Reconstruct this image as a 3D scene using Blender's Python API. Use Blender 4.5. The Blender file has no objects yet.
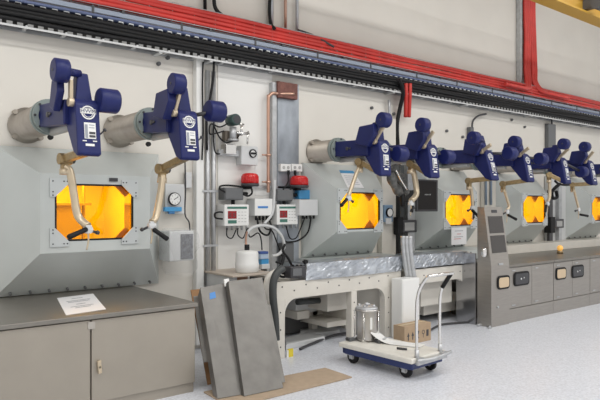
import bpy, bmesh, math, random
from mathutils import Vector, Matrix
random.seed(7)
SC = bpy.context.scene
COL = SC.collection
PI = math.pi

# ------------------------------------------------------------------ camera
FPX, HOR = 600.0, 205.0
FW = Vector((0.62470, 0.78087, 0)); RT = Vector((0.78087, -0.62470, 0))
CAMZ = 1.6
cd = bpy.data.cameras.new('camera'); cd.sensor_width = 36; cd.lens = 36.0
cd.shift_y = (HOR - 200) / 600; cd.clip_start = .05; cd.clip_end = 200
cam = bpy.data.objects.new('camera', cd); COL.objects.link(cam)
cam.location = (0, 0, CAMZ)
cam.rotation_euler = (PI/2, 0, -math.asin(FW.x))
SC.camera = cam

# ------------------------------------------------------------------ world, lights, exposure
w = bpy.data.worlds.new('hall_air'); SC.world = w; w.use_nodes = True
w.node_tree.nodes['Background'].inputs[0].default_value = (1.0, .985, .97, 1)
w.node_tree.nodes['Background'].inputs[1].default_value = .80
def area(name, loc, rot, sx, sy, e, col=(1, .985, .96)):
    l = bpy.data.lights.new(name, 'AREA'); l.shape = 'RECTANGLE'; l.size = sx; l.size_y = sy; l.energy = e; l.color = col
    o = bpy.data.objects.new(name, l); COL.objects.link(o); o.location = loc; o.rotation_euler = rot
    return o
for i, x in enumerate((-2.5, 2.0, 6.5, 11.0)):
    area('ceiling_lamp', (x, 1.6, 6.3), (0, 0, 0), 3.0, .5, 95)
    area('ceiling_lamp', (x, -2.2, 6.3), (0, 0, 0), 3.0, .5, 95)
SC.view_settings.view_transform = 'Standard'; SC.view_settings.look = 'None'
SC.view_settings.exposure = 0.0; SC.view_settings.gamma = 1.0
SC.view_settings.use_curve_mapping = False

# ------------------------------------------------------------------ rays: a pixel of the photo and a real plane give a place
def ray(px, py):
    return FW + RT*((px-300)/FPX) + Vector((0, 0, (HOR-py)/FPX))
def at(px, py, Y):
    d = ray(px, py); return Vector((0, 0, CAMZ)) + d*(Y/d.y)
def onz(px, py, z):
    d = ray(px, py); return Vector((0, 0, CAMZ)) + d*((z-CAMZ)/d.z)
def onx(px, py, X):
    d = ray(px, py); return Vector((0, 0, CAMZ)) + d*(X/d.x)

# ------------------------------------------------------------------ materials
MATS = {}
def mat(name, col, rough=.5, metal=0., noise=0., nscale=8., bump=0., bscale=60., emit=0., spec=None, coat=0., stretch=None, alpha=None):
    if name in MATS: return MATS[name]
    m = bpy.data.materials.new(name); m.use_nodes = True
    nt = m.node_tree; b = nt.nodes['Principled BSDF']
    b.inputs['Base Color'].default_value = (*col, 1); b.inputs['Roughness'].default_value = rough
    b.inputs['Metallic'].default_value = metal
    if spec is not None: b.inputs['Specular IOR Level'].default_value = spec
    if coat: b.inputs['Coat Weight'].default_value = coat
    if emit:
        b.inputs['Emission Color'].default_value = (*col, 1); b.inputs['Emission Strength'].default_value = emit
    if noise or bump:
        tc = nt.nodes.new('ShaderNodeTexCoord'); mp = nt.nodes.new('ShaderNodeMapping')
        nt.links.new(tc.outputs['Object'], mp.inputs[0])
        if stretch: mp.inputs['Scale'].default_value = stretch
    if noise:
        n = nt.nodes.new('ShaderNodeTexNoise'); n.inputs['Scale'].default_value = nscale; n.inputs['Detail'].default_value = 6
        nt.links.new(mp.outputs[0], n.inputs[0])
        r = nt.nodes.new('ShaderNodeMapRange'); r.inputs[1].default_value = .3; r.inputs[2].default_value = .7
        r.inputs[3].default_value = 1-noise; r.inputs[4].default_value = 1+noise
        nt.links.new(n.outputs[0], r.inputs[0])
        mx = nt.nodes.new('ShaderNodeMix'); mx.data_type = 'RGBA'; mx.blend_type = 'MULTIPLY'; mx.inputs[0].default_value = 1
        mx.inputs[6].default_value = (*col, 1)
        nt.links.new(r.outputs[0], mx.inputs[7]); nt.links.new(mx.outputs[2], b.inputs['Base Color'])
    if bump:
        n2 = nt.nodes.new('ShaderNodeTexNoise'); n2.inputs['Scale'].default_value = bscale; n2.inputs['Detail'].default_value = 4
        nt.links.new(mp.outputs[0], n2.inputs[0])
        bp = nt.nodes.new('ShaderNodeBump'); bp.inputs['Strength'].default_value = bump; bp.inputs['Distance'].default_value = .02
        nt.links.new(n2.outputs[0], bp.inputs['Height']); nt.links.new(bp.outputs[0], b.inputs['Normal'])
    MATS[name] = m; return m
def amber_glass():
    m = bpy.data.materials.new('lead_glass'); m.use_nodes = True; nt = m.node_tree
    for n in list(nt.nodes): nt.nodes.remove(n)
    o = nt.nodes.new('ShaderNodeOutputMaterial'); t = nt.nodes.new('ShaderNodeBsdfTransparent'); g = nt.nodes.new('ShaderNodeBsdfGlossy')
    t.inputs[0].default_value = (1.0, .715, .02, 1); g.inputs[1].default_value = .03
    mx = nt.nodes.new('ShaderNodeMixShader'); mx.inputs[0].default_value = .035; nt.links.new(t.outputs[0], mx.inputs[1]); nt.links.new(g.outputs[0], mx.inputs[2])
    nt.links.new(mx.outputs[0], o.inputs[0]); return m
def film():
    m = bpy.data.materials.new('clear_film'); m.use_nodes = True; nt = m.node_tree
    for n in list(nt.nodes): nt.nodes.remove(n)
    o = nt.nodes.new('ShaderNodeOutputMaterial'); t = nt.nodes.new('ShaderNodeBsdfTransparent'); g = nt.nodes.new('ShaderNodeBsdfPrincipled')
    g.inputs['Base Color'].default_value = (.85, .87, .87, 1); g.inputs['Roughness'].default_value = .25
    mx = nt.nodes.new('ShaderNodeMixShader'); mx.inputs[0].default_value = .14
    nt.links.new(t.outputs[0], mx.inputs[1]); nt.links.new(g.outputs[0], mx.inputs[2]); nt.links.new(mx.outputs[0], o.inputs[0]); return m

WALL = mat('cream_wall_panel', (.72, .69, .63), .55, noise=.03, nscale=1.5)
FLOOR = mat('speckled_vinyl', (.66, .68, .73), .32, noise=.16, nscale=55)
CEIL = mat('ceiling_white', (.75, .75, .73), .8)
CELL = mat('grey_cell_paint', (.535, .565, .55), .40, noise=.03, nscale=3)
CELLP = mat('pale_plate', (.55, .58, .58), .4)
BLUE = mat('navy_paint', (.011, .017, .105), .42, noise=.08, nscale=9, spec=.35)
TAN = mat('tan_tube_metal', (.40, .36, .31), .38, .55, noise=.08, nscale=10)
COLLAR = mat('collar_grey_green', (.27, .315, .30), .4, .2)
CHAMP = mat('champagne_tube', (.60, .50, .36), .32, .55, noise=.06, nscale=14)
BRASS = mat('worn_brass', (.34, .25, .13), .38, .75, noise=.2, nscale=30)
STEEL = mat('brushed_steel', (.39, .365, .335), .36, .82, noise=.06, nscale=6, stretch=(1, 1, 12))
STEELP = mat('leaning_steel', (.165, .158, .147), .42, .6, noise=.14, nscale=7)
STEELD = mat('dark_steel', (.24, .225, .21), .36, .7, noise=.05, nscale=5)
CABM = mat('beige_steel_cabinet', (.36, .325, .275), .42, .35, noise=.04, nscale=4)
CABT = mat('cabinet_top_steel', (.24, .225, .20), .36, .55, noise=.05, nscale=4)
CHROME = mat('chrome', (.78, .77, .75), .16, 1)
GALV = mat('galvanised', (.50, .51, .52), .42, .6, noise=.12, nscale=14)
FOIL = mat('crumpled_foil', (.50, .53, .57), .33, .85, bump=.6, bscale=9, noise=.25, nscale=6)
MARB = mat('scuffed_zinc_sheet', (.36, .39, .43), .36, .6, noise=.30, nscale=5, stretch=(1, 1, .5))
WHITE = mat('white_plastic', (.78, .78, .76), .4)
IVORY = mat('ivory_frame_paint', (.66, .63, .57), .45, noise=.04, nscale=5)
GREYP = mat('grey_plastic', (.42, .42, .41), .45)
LGREY = mat('light_grey_box', (.60, .61, .61), .42)
BLACK = mat('black_rubber', (.009, .009, .010), .55, spec=.3)
DARK = mat('dark_plastic', (.045, .045, .05), .4)
DGREY = mat('dark_grey_box', (.13, .135, .14), .45)
RED = mat('red_cable', (.62, .045, .035), .45, noise=.15, nscale=3)
BEACON = mat('red_lens', (.60, .012, .012), .18, coat=.4)
BLUEC = mat('slate_blue_cable', (.10, .13, .24), .5)
BRIGHTB = mat('bright_blue', (.05, .22, .55), .4)
PALEBL = mat('pale_blue_rail', (.25, .29, .36), .45, .2)
PAPER = mat('paper', (.86, .86, .87), .6)
INK = mat('grey_print', (.30, .32, .36), .6)
COPPER = mat('copper_pipe', (.58, .36, .27), .32, .8, noise=.1, nscale=10)
CARD = mat('cardboard', (.41, .315, .225), .75, noise=.06, nscale=14)
CARDB = mat('carton_board', (.41, .295, .19), .75, noise=.06, nscale=14)
YEL = mat('crane_yellow', (.62, .36, .045), .45)
DKGLASS = mat('dark_glass', (.05, .045, .042), .12)
LINER = mat('cell_liner', (.92, .86, .50), .42)
TUNNEL = mat('polished_window_liner', (.85, .80, .62), .06, .95)
LINERG = mat('cell_apparatus', (.55, .42, .22), .3, .3)
GLASS = amber_glass(); FILM = film()
REDLED = mat('red_display', (.30, .012, .015), .25)
GRN = mat('green_strip', (.05, .17, .13), .4)
TEALD = mat('dark_teal', (.03, .065, .06), .35)
LBLUE = mat('sky_blue_plastic', (.06, .30, .58), .4)
YELL = mat('yellow_tag', (.75, .60, .05), .5)
BEIGE = mat('lit_beige', (.62, .48, .32), .5)
DECK = mat('cream_deck', (.70, .68, .62), .5, noise=.05, nscale=12)
TBLUE = mat('trolley_blue', (.02, .035, .13), .35)
BROWN = mat('brown_board', (.30, .16, .07), .7)
DIRTG = mat('dark_hose', (.05, .055, .055), .5)

# ------------------------------------------------------------------ mesh builder
class MB:
    def __init__(s): s.v = []; s.f = []; s.m = []; s.sm = []; s.mats = []; s.cur = 0; s.smooth = False
    def use(s, m):
        if m not in s.mats: s.mats.append(m)
        s.cur = s.mats.index(m); return s
    def face(s, idx, smooth=None):
        s.f.append(tuple(idx)); s.m.append(s.cur); s.sm.append(s.smooth if smooth is None else smooth)
    def add(s, vs):
        b = len(s.v); s.v += [Vector(x) for x in vs]; return b
    def box(s, x0, x1, y0, y1, z0, z1):
        x0, x1 = sorted((x0, x1)); y0, y1 = sorted((y0, y1)); z0, z1 = sorted((z0, z1))
        return s.hexa([(x0,y0,z0),(x1,y0,z0),(x1,y1,z0),(x0,y1,z0)], [(x0,y0,z1),(x1,y0,z1),(x1,y1,z1),(x0,y1,z1)])
    def hexa(s, bot, top):
        b = s.add(list(bot)+list(top)); n = len(bot)
        s.face([b+i for i in reversed(range(n))], False); s.face([b+n+i for i in range(n)], False)
        for i in range(n): s.face([b+i, b+(i+1) % n, b+n+(i+1) % n, b+n+i], False)
        return s
    def prism(s, poly, vec):
        vec = Vector(vec); return s.hexa([Vector(p) for p in poly], [Vector(p)+vec for p in poly])
    def obox(s, c, ax, ay, az):
        c = Vector(c); ax, ay, az = Vector(ax), Vector(ay), Vector(az)
        q = [(-1,-1),(1,-1),(1,1),(-1,1)]
        return s.hexa([c+ax*i+ay*j-az for i, j in q], [c+ax*i+ay*j+az for i, j in q])
    def quad(s, a, b, c, d): i = s.add([a, b, c, d]); s.face([i, i+1, i+2, i+3], False); return s
    def tri(s, a, b, c): i = s.add([a, b, c]); s.face([i, i+1, i+2], False); return s
    @staticmethod
    def basis(d):
        d = Vector(d).normalized(); u = d.cross(Vector((0, 0, 1)))
        if u.length < .05: u = d.cross(Vector((1, 0, 0)))
        u.normalize(); return u, d.cross(u).normalized()
    def cyl(s, p0, p1, r0, r1=None, n=20, cap=True):
        r1 = r0 if r1 is None else r1; p0, p1 = Vector(p0), Vector(p1); u, v = s.basis(p1-p0)
        ring = [(math.cos(2*PI*i/n), math.sin(2*PI*i/n)) for i in range(n)]
        b = s.add([p0+(u*c+v*q)*r0 for c, q in ring]+[p1+(u*c+v*q)*r1 for c, q in ring])
        for i in range(n): s.face([b+i, b+(i+1) % n, b+n+(i+1) % n, b+n+i], True)
        if cap:
            s.face([b+i for i in reversed(range(n))], False); s.face([b+n+i for i in range(n)], False)
        return s
    def rod(s, p0, p1, prof, n=20):           # profile [(t, r)...] along p0->p1
        p0, p1 = Vector(p0), Vector(p1); u, v = s.basis(p1-p0); k = len(prof)
        b = len(s.v)
        for t, r in prof:
            c = p0.lerp(p1, t); s.add([c+(u*math.cos(2*PI*i/n)+v*math.sin(2*PI*i/n))*r for i in range(n)])
        for j in range(k-1):
            for i in range(n): s.face([b+j*n+i, b+j*n+(i+1) % n, b+(j+1)*n+(i+1) % n, b+(j+1)*n+i], True)
        s.face([b+i for i in reversed(range(n))], False); s.face([b+(k-1)*n+i for i in range(n)], False)
        return s
    def ring(s, c, axis, r0, r1, h, n=28):
        c = Vector(c); a = Vector(axis).normalized(); u, v = s.basis(a); b = len(s.v)
        for rr, hh in ((r0, -h/2), (r1, -h/2), (r1, h/2), (r0, h/2)):
            s.add([c+a*hh+(u*math.cos(2*PI*i/n)+v*math.sin(2*PI*i/n))*rr for i in range(n)])
        for j in range(4):
            for i in range(n): s.face([b+j*n+i, b+j*n+(i+1) % n, b+((j+1) % 4)*n+(i+1) % n, b+((j+1) % 4)*n+i], j in (1, 3))
        return s
    def tube(s, pts, r, n=8, sub=5, flat=False):
        pts = [Vector(p) for p in pts]
        if sub > 1 and len(pts) > 2:
            q = []
            for i in range(len(pts)-1):
                p0 = pts[max(i-1, 0)]; p1 = pts[i]; p2 = pts[i+1]; p3 = pts[min(i+2, len(pts)-1)]
                for k in range(sub):
                    t = k/sub
                    q.append(.5*((2*p1)+(-p0+p2)*t+(2*p0-5*p1+4*p2-p3)*t*t+(-p0+3*p1-3*p2+p3)*t**3))
            q.append(pts[-1]); pts = q
        rs = r if isinstance(r, (list, tuple)) else None
        u, v = s.basis(pts[1]-pts[0]); b = len(s.v)
        for i, p in enumerate(pts):
            d = (pts[min(i+1, len(pts)-1)]-pts[max(i-1, 0)]).normalized()
            u = (u-d*u.dot(d)).normalized(); v = d.cross(u)
            if rs:
                t = i/(len(pts)-1)*(len(rs)-1); k = min(int(t), len(rs)-2); R = rs[k]+(rs[k+1]-rs[k])*(t-k)
            else: R = r
            s.add([p+(u*math.cos(2*PI*k/n)+v*math.sin(2*PI*k/n))*R for k in range(n)])
        for j in range(len(pts)-1):
            for k in range(n): s.face([b+j*n+k, b+j*n+(k+1) % n, b+(j+1)*n+(k+1) % n, b+(j+1)*n+k], True)
        s.face([b+k for k in reversed(range(n))], False); e = b+(len(pts)-1)*n; s.face([e+k for k in range(n)], False)
        return s
    def ball(s, c, r, n=14, sq=(1, 1, 1)):
        c = Vector(c); k = n//2; b = len(s.v)
        for j in range(k+1):
            th = PI*j/k
            s.add([c+Vector((math.sin(th)*math.cos(2*PI*i/n)*sq[0], math.sin(th)*math.sin(2*PI*i/n)*sq[1], math.cos(th)*sq[2]))*r for i in range(n)])
        for j in range(k):
            for i in range(n): s.face([b+j*n+i, b+(j+1)*n+i, b+(j+1)*n+(i+1) % n, b+j*n+(i+1) % n], True)
        return s
    def build(s, name, m=None, parent=None, bevel=0., kind=None, seg=2):
        me = bpy.data.meshes.new(name)
        o = bpy.data.objects.new(name, me); COL.objects.link(o)
        if parent is not None:
            org = wloc(parent); o.parent = parent
        else:
            zs = min(v.z for v in s.v); org = Vector(((min(v.x for v in s.v)+max(v.x for v in s.v))/2, (min(v.y for v in s.v)+max(v.y for v in s.v))/2, zs))
            o.location = org
        me.from_pydata([tuple(v-org) for v in s.v], [], s.f)
        ms = s.mats if s.mats else [m]
        if s.mats and m is not None and m not in ms: ms = ms+[m]
        for x in ms: me.materials.append(x)
        me.polygons.foreach_set('material_index', s.m); me.polygons.foreach_set('use_smooth', s.sm)
        bm = bmesh.new(); bm.from_mesh(me); bmesh.ops.remove_doubles(bm, verts=bm.verts, dist=1e-5)
        bmesh.ops.recalc_face_normals(bm, faces=bm.faces); bm.to_mesh(me); bm.free(); me.update()
        if bevel:
            md = o.modifiers.new('bevel', 'BEVEL'); md.width = bevel; md.segments = seg; md.limit_method = 'ANGLE'; md.angle_limit = .6
        if kind: o['kind'] = kind
        return o
def wloc(o):
    v = Vector((0, 0, 0))
    while o is not None: v = v+o.location; o = o.parent
    return v
def tag(o, label, cat, group=None, kind=None):
    if label: o['label'] = label
    if cat: o['category'] = cat
    if group: o['group'] = group
    if kind: o['kind'] = kind
    return o
def thing(name, loc, label, cat, group=None):
    e = bpy.data.objects.new(name, None); COL.objects.link(e); e.location = loc; e.empty_display_size = .1
    return tag(e, label, cat, group)
def struct(o): o['kind'] = 'structure'; return o
def text_faces(mb, txt, org, ux, uz, size, align='CENTER'):
    cu = bpy.data.curves.new('t', 'FONT'); cu.body = txt; cu.size = size; cu.align_x = align; cu.align_y = 'CENTER'
    to = bpy.data.objects.new('t', cu); COL.objects.link(to)
    bpy.context.view_layer.update()
    me = bpy.data.meshes.new_from_object(to.evaluated_get(bpy.context.evaluated_depsgraph_get()))
    b = mb.add([Vector(org)+Vector(ux)*v.co.x+Vector(uz)*v.co.y for v in me.vertices])
    for p in me.polygons: mb.face([b+i for i in p.vertices], False)
    bpy.data.objects.remove(to); bpy.data.curves.remove(cu); bpy.data.meshes.remove(me)
EX, EY, EZ = Vector((1, 0, 0)), Vector((0, 1, 0)), Vector((0, 0, 1))

YW = 5.95      # wall
YF = 5.5       # flat front of the shielded cells
YO = 5.9       # their rim at the wall

# ================================================================== SETTING
struct(MB().box(-5, 20, -5, 7.6, -.1, 0).build('floor', FLOOR))
# cells: outer rim, flat front, window opening, z's
CELLS = [
    dict(ox=(1.22, 2.80), ix=(1.498, 2.52), wx=(1.622, 2.35), oz=(.772, 2.135), iz=(1.174, 1.878), wz=(1.275, 1.792)),
    dict(ox=(4.775, 6.00), ix=(4.975, 5.80), wx=(5.03, 5.745), oz=(.935, 2.135), iz=(1.262, 1.80), wz=(1.29, 1.762)),
    dict(ox=(6.88, 8.10), ix=(7.05, 7.88), wx=(7.105, 7.82), oz=(.935, 2.135), iz=(1.262, 1.80), wz=(1.29, 1.762)),
    dict(ox=(8.95, 10.15), ix=(9.11, 9.95), wx=(9.17, 9.89), oz=(.935, 2.135), iz=(1.262, 1.80), wz=(1.29, 1.762)),
    dict(ox=(11.28, 12.60), ix=(11.50, 12.38), wx=(11.58, 12.3), oz=(.935, 2.135), iz=(1.262, 1.80), wz=(1.29, 1.762)),
]
wm = MB()
lo, hi = 1.1, 1.95
wm.box(-5, 20, YW, YW+.12, 0, lo); wm.box(-5, 20, YW, YW+.12, hi, 6.6)
px_ = -5
for c in CELLS:
    wm.box(px_, c['ix'][0]-.12, YW, YW+.12, lo, hi); px_ = c['ix'][1]+.15
wm.box(px_, 20, YW, YW+.12, lo, hi)
struct(wm.build('wall_back', WALL))
struct(MB().box(-5, 20, -5, 7.6, 6.6, 6.7).build('ceiling', CEIL))
# white board behind the instruments
struct(MB().box(at(218, 200, 5.94).x, at(272, 200, 5.94).x, 5.94, YW-.001, 0, 3.2).build('trim_board', mat('white_wall_board', (.80, .79, .76), .5)))

# ================================================================== SHIELDED CELLS
cell_words = ['large grey shielded cell at far left with a glowing amber window above the beige cabinet',
              'grey shielded cell with amber window and blue-headed notice on its slope, over the ivory frame',
              'grey shielded cell with a tablet on its left and a white sheet under its window',
              'grey shielded cell with amber window just right of the tall steel console',
              'last grey shielded cell of the row at the right edge of the photo']
for i, c in enumerate(CELLS):
    o0, o1 = c['ox']; i0, i1 = c['ix']; w0, w1 = c['wx']; oz0, oz1 = c['oz']; iz0, iz1 = c['iz']; z0, z1 = c['wz']
    t = thing('shielded_cell', ((o0+o1)/2, YO, oz0), cell_words[i], 'hot cell', 'row of grey shielded cells')
    m = MB().use(CELL)
    O = [(o0, YO, oz0), (o1, YO, oz0), (o1, YO, oz1), (o0, YO, oz1)]
    I = [(i0, YF, iz0), (i1, YF, iz0), (i1, YF, iz1), (i0, YF, iz1)]
    W = [(w0, YF, z0), (w1, YF, z0), (w1, YF, z1), (w0, YF, z1)]
    B = [(o0, YW-.005, oz0), (o1, YW-.005, oz0), (o1, YW-.005, oz1), (o0, YW-.005, oz1)]
    for k in range(4):
        n = (k+1) % 4
        m.quad(O[k], O[n], I[n], I[k]); m.quad(I[k], I[n], W[n], W[k]); m.quad(B[k], B[n], O[n], O[k])
    m.use(DGREY)
    for k in range(9 if i == 0 else 6):                      # bolts along the lower slope
        x = o0+.12+(o1-o0-.24)*k/((9 if i == 0 else 6)-1)
        m.cyl((x, YO-.035, oz0+.035), (x, YO-.06, oz0+.02), .012, n=8)
    m.build('front_shell', None, t)
    # window tunnel and chamber behind the wall
    tm = MB().use(TUNNEL); yb = 5.72
    T = [(w0, yb, z0), (w1, yb, z0), (w1, yb, z1), (w0, yb, z1)]
    for k in range(4): tm.quad(W[k], W[(k+1) % 4], T[(k+1) % 4], T[k])
    tm.build('window_tunnel', None, t)
    e = .06; k8 = .11
    om = MB().use(LINERG)                                    # octagonal mask at the back of the tunnel
    for (cx, cz, sx, sz) in ((w0, z0, 1, 1), (w1, z0, -1, 1), (w1, z1, -1, -1), (w0, z1, 1, -1)):
        om.prism([(cx, yb-.03, cz), (cx+sx*k8, yb-.03, cz), (cx, yb-.03, cz+sz*k8)], (0, .03, 0))
    om.build('back_mask', None, t)
    cm = MB().use(LINER); a0, a1, b0, b1 = i0-.06, i1+.10, iz0-.02, iz1+.03; yc = 7.0; ya = yb+.002
    cm.quad((a0, yc, b0), (a1, yc, b0), (a1, yc, b1), (a0, yc, b1))
    cm.quad((a0, ya, b0), (a1, ya, b0), (a1, yc, b0), (a0, yc, b0)); cm.quad((a0, ya, b1), (a1, ya, b1), (a1, yc, b1), (a0, yc, b1))
    cm.quad((a0, ya, b0), (a0, yc, b0), (a0, yc, b1), (a0, ya, b1)); cm.quad((a1, ya, b0), (a1, yc, b0), (a1, yc, b1), (a1, ya, b1))
    cm.build('chamber', None, t)
    fm = MB().use(LINERG)                                    # apparatus standing in the chamber, with a plate added for a bright strip
    fm.box(w0+.22, w0+.60, 6.6, 6.8, b0, z0+.32); fm.box(w0+.20, w0+.70, 6.55, 6.82, z0+.32, z0+.35)
    fm.cyl((w1-.05, 6.75, b0), (w1-.05, 6.75, b1), .02); fm.use(LINER).obox(((w0+w1)/2-.26, 6.3, (z0+z1)/2), (.09, 0, 0), (0, .006, 0), (.05, 0, .30))  # pale leaning plate added to imitate the bright diagonal reflection
    fm.build('rack_and_bright_plate', None, t, bevel=.004)
    MB().box(w0, w1, YF+.02, YF+.035, z0, z1).build('lead_glass', GLASS, t)
    gm = MB().use(BLACK); g = .016                          # dark gasket round the glass
    gm.box(w0, w1, YF-.002, YF+.02, z0, z0+g); gm.box(w0, w1, YF-.002, YF+.02, z1-g, z1)
    gm.box(w0, w0+g, YF-.002, YF+.02, z0, z1); gm.box(w1-g, w1, YF-.002, YF+.02, z0, z1)
    gm.build('gasket', None, t)
    q = .12; ed = .045
    for (cx, cz, sx, sz) in ((w0, z0, 1, 1), (w1, z0, -1, 1), (w1, z1, -1, -1), (w0, z1, 1, -1)):
        pm = MB().use(CELLP)
        P = [(cx-sx*ed, YF-.014, cz-sz*ed), (cx+sx*q, YF-.014, cz-sz*ed), (cx+sx*q, YF-.014, cz), (cx, YF-.014, cz+sz*q), (cx-sx*ed, YF-.014, cz+sz*q)]
        pm.prism(P, (0, .013, 0)).use(DARK)
        for (bx, bz) in ((-.02, -.02), (.075, -.02), (.105, -.02), (-.02, .075), (-.02, .105)):
            pm.cyl((cx+sx*bx, YF-.018, cz+sz*bz), (cx+sx*bx, YF-.012, cz+sz*bz), .0065, n=8)
        pm.build('corner_plate', None, t)
    l = bpy.data.lights.new('chamber_lamp', 'AREA'); l.shape = 'RECTANGLE'; l.size = .7; l.size_y = .8; l.energy = 8.5 if i else 13; l.color = (1, .95, .5)
    lo_ = bpy.data.objects.new('chamber_lamp', l); COL.objects.link(lo_); lo_.parent = t
    lo_.location = Vector(((w0+w1)/2+.02, 6.35, b1-.02))-wloc(t)
# small black label above the left window
tag(MB().box(*[at(109, 180, YF).x, at(117.5, 180, YF).x], YF-.012, YF-.001, at(113, 181.5, YF).z, at(113, 178, YF).z).build('nameplate', DARK, None, .002),
    'small black plate fixed above the top right corner of the far left amber window', 'plate')

# ================================================================== MANIPULATORS
def manip(idx, X0, z0, Yr, Yf, hx, A, B, elbow, arm, grip, label, zo=0., armr=.03, lean=0.):
    t = thing('telemanipulator', (X0, YW, z0), label, 'manipulator arm', 'blue telemanipulators above the cell windows')
    axis = Vector((0, -1, 0))
    # wall tube and collar
    m = MB().use(TAN)
    m.rod((X0, YW-.005, z0), (X0, Yr+.03, z0), [(0, .165), (.06, .165), (.065, .135), (1, .135)], 32)
    for k in range(4):
        a = PI/4+k*PI/2; u = Vector((math.cos(a)*.158, 0, math.sin(a)*.158))
        m.cyl(Vector((X0, YW-.02, z0))+u, Vector((X0, YW-.075, z0))+u, .022, n=10)
    m.build('wall_tube', None, t)
    m = MB().use(COLLAR); m.ring((X0, Yr+.01, z0), axis, .095, .150, .04); m.ring((X0, Yr-.035, z0), axis, .10, .142, .04)
    m.use(DARK)
    for k in range(8):
        a = k*PI/4; u = Vector((math.cos(a)*.128, 0, math.sin(a)*.128)); m.cyl(Vector((X0, Yr-.05, z0))+u, Vector((X0, Yr-.066, z0))+u, .010, n=8)
    m.build('collar', None, t)
    # shoulder beam, loft from collar to head
    Z = z0+zo; hb = Yf+.16
    def sh(mb):
        for v in mb.v: v.y += (v.z-Z)*lean
        return mb
    r = .092
    m = MB().use(BLUE)
    s0 = [(X0-r, Yr, z0-r), (X0+r, Yr, z0-r), (X0+r, Yr, z0+r), (X0-r, Yr, z0+r)]
    s1 = [(hx-.125, hb, Z-.115), (hx+.02, hb, Z-.115), (hx+.02, hb, Z+.075), (hx-.125, hb, Z+.075)]
    m.hexa(s0, s1)
    m.cyl((X0, Yr+.01, z0), (X0, Yr-.09, z0), .094, n=24)
    m.build('shoulder_beam', None, t, .012)
    m = MB().use(DARK)
    px = Vector((hx-.128, 0, 0))
    c = Vector(s0[0]).lerp(Vector(s1[0]), .45)+Vector((0, 0, .09)); m.cyl(c+EX*.01, c-EX*.016, .022, n=12); m.cyl(c+EX*.01-EY*.05, c-EX*.012-EY*.05, .012, n=10)
    m.build('bolt', None, t)
    MB().cyl((X0+.02, Yr-.02, z0-.125), (X0+.03, max(Yf+.3, Yr-.5), z0-.125), .035, n=16).build('under_cylinder', GREYP, t)
    # counterweight housing
    P = [(.30, .03), (.21, .22), (-.02, .23), (-.02, .12), (.10, -.02)]
    hs0 = .10 if idx == 0 else 0; m = MB().use(BLUE); m.prism([(hx-.19, Yf+a+(hs0 if a < .15 else 0), Z+b) for a, b in P], (.055 if idx == 0 else .08, 0, 0)); sh(m).build('counterweight_housing', None, t, .01)
    # head
    m = MB().use(BLUE)
    zb = 1.955+(Z-2.30)
    P = [(0, zb), (0, Z+.03), (.03, Z+.065), (.10, Z+.08), (.27, Z+.03), (.28, Z-.06), (.11, zb+.02), (.04, zb-.015)]
    m.prism([(hx-.088, Yf+a, b) for a, b in P], (.176, 0, 0)); sh(m).build('head', None, t, .014)
    m = MB().use(BLUE)
    m.hexa([(hx-.075, Yf+.05, Z), (hx+.065, Yf+.05, Z), (hx+.065, Yf+.2, Z), (hx-.075, Yf+.2, Z)],
           [(hx-.05, Yf+.04, Z+.27), (hx+.03, Yf+.04, Z+.27), (hx+.03, Yf+.13, Z+.27), (hx-.05, Yf+.13, Z+.27)])
    sh(m).build('tower', None, t, .012)
    # drum at the top
    a = at(A[0], A[1], A[2]); a.x = min(a.x, hx-.10) if idx > 1 else a.x
    m = MB().use(BLUE); m.rod(a-EX*.055, a+EX*.055, [(0, .074), (.08, .086), (.92, .086), (1, .074)], 28)
    m.cyl(a+EX*.05, Vector((hx-.03, Yf+.09, a.z)), .03, n=12)
    m.use(DARK).cyl(a-EX*.056, a-EX*.059, .012, n=10); m.build('drum', None, t)
    # lever
    p = Vector((hx-.105, Yf+.06, Z+.04)); q_ = Vector((hx-.105, a.y+.0, a.z-.06))
    m = MB().use(CHAMP); m.obox((p+q_)/2, EX*.013, (q_-p)/2, (q_-p).cross(EX).normalized()*.022); m.cyl(p-EX*.02, p+EX*.02, .034, n=16)
    m.build('lever', None, t, .005)
    # balance weight at the right
    if B:
        b = at(B[0], B[1], B[2]); n_ = Vector((hx+.05, Yf+.12, Z+.03))
        m = MB().use(BLUE); m.rod(b-EX*.075, b+EX*.075, [(0, .082), (.08, .092), (.92, .092), (1, .082)], 28)
        o_ = m.build('balance_weight', None, t)
        MB().cyl(n_, b, .018, n=12).build('weight_rod', DARK, t)
    # emblem and plate on the front face
    y = Yf-.0025
    m = MB().use(WHITE); ez = Z-.035
    m.ring((hx, y, ez), EY, .042, .052, .002, 26); m.ring((hx, y, ez), EY, .032, .036, .002, 26)
    m.box(hx-.058, hx+.058, y-.001, y+.001, ez-.008, ez+.028)
    m.use(BLUE); text_faces(m, 'HWM', (hx, y-.0025, ez+.010), EX*1.2, EZ, .038)
    sh(m).build('emblem', None, t)
    m = MB().use(WHITE); m.box(hx-.035, hx+.05, y-.001, y+.001, ez-.195, ez-.075)
    m.use(DARK); m.box(hx-.0, hx+.045, y-.003, y, ez-.16, ez-.143); m.box(hx-.0, hx+.045, y-.003, y, ez-.185, ez-.168)
    m.use(INK); m.box(hx-.03, hx-.01, y-.003, y, ez-.19, ez-.09)
    for k in range(2): m.box(hx-.0, hx+.04, y-.003, y, ez-.095-k*.02, ez-.09-k*.02)
    sh(m).build('rating_plate', None, t)
    m = MB().use(WHITE); m.box(hx-.03, hx+.035, y-.001, y+.001, ez-.25, ez-.232); m.box(hx-.05, hx-.02, y-.001, y+.001, ez-.216, ez-.208); m.box(hx+.025, hx+.055, y-.001, y+.001, ez-.216, ez-.208)
    sh(m).build('sticker', None, t)
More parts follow.
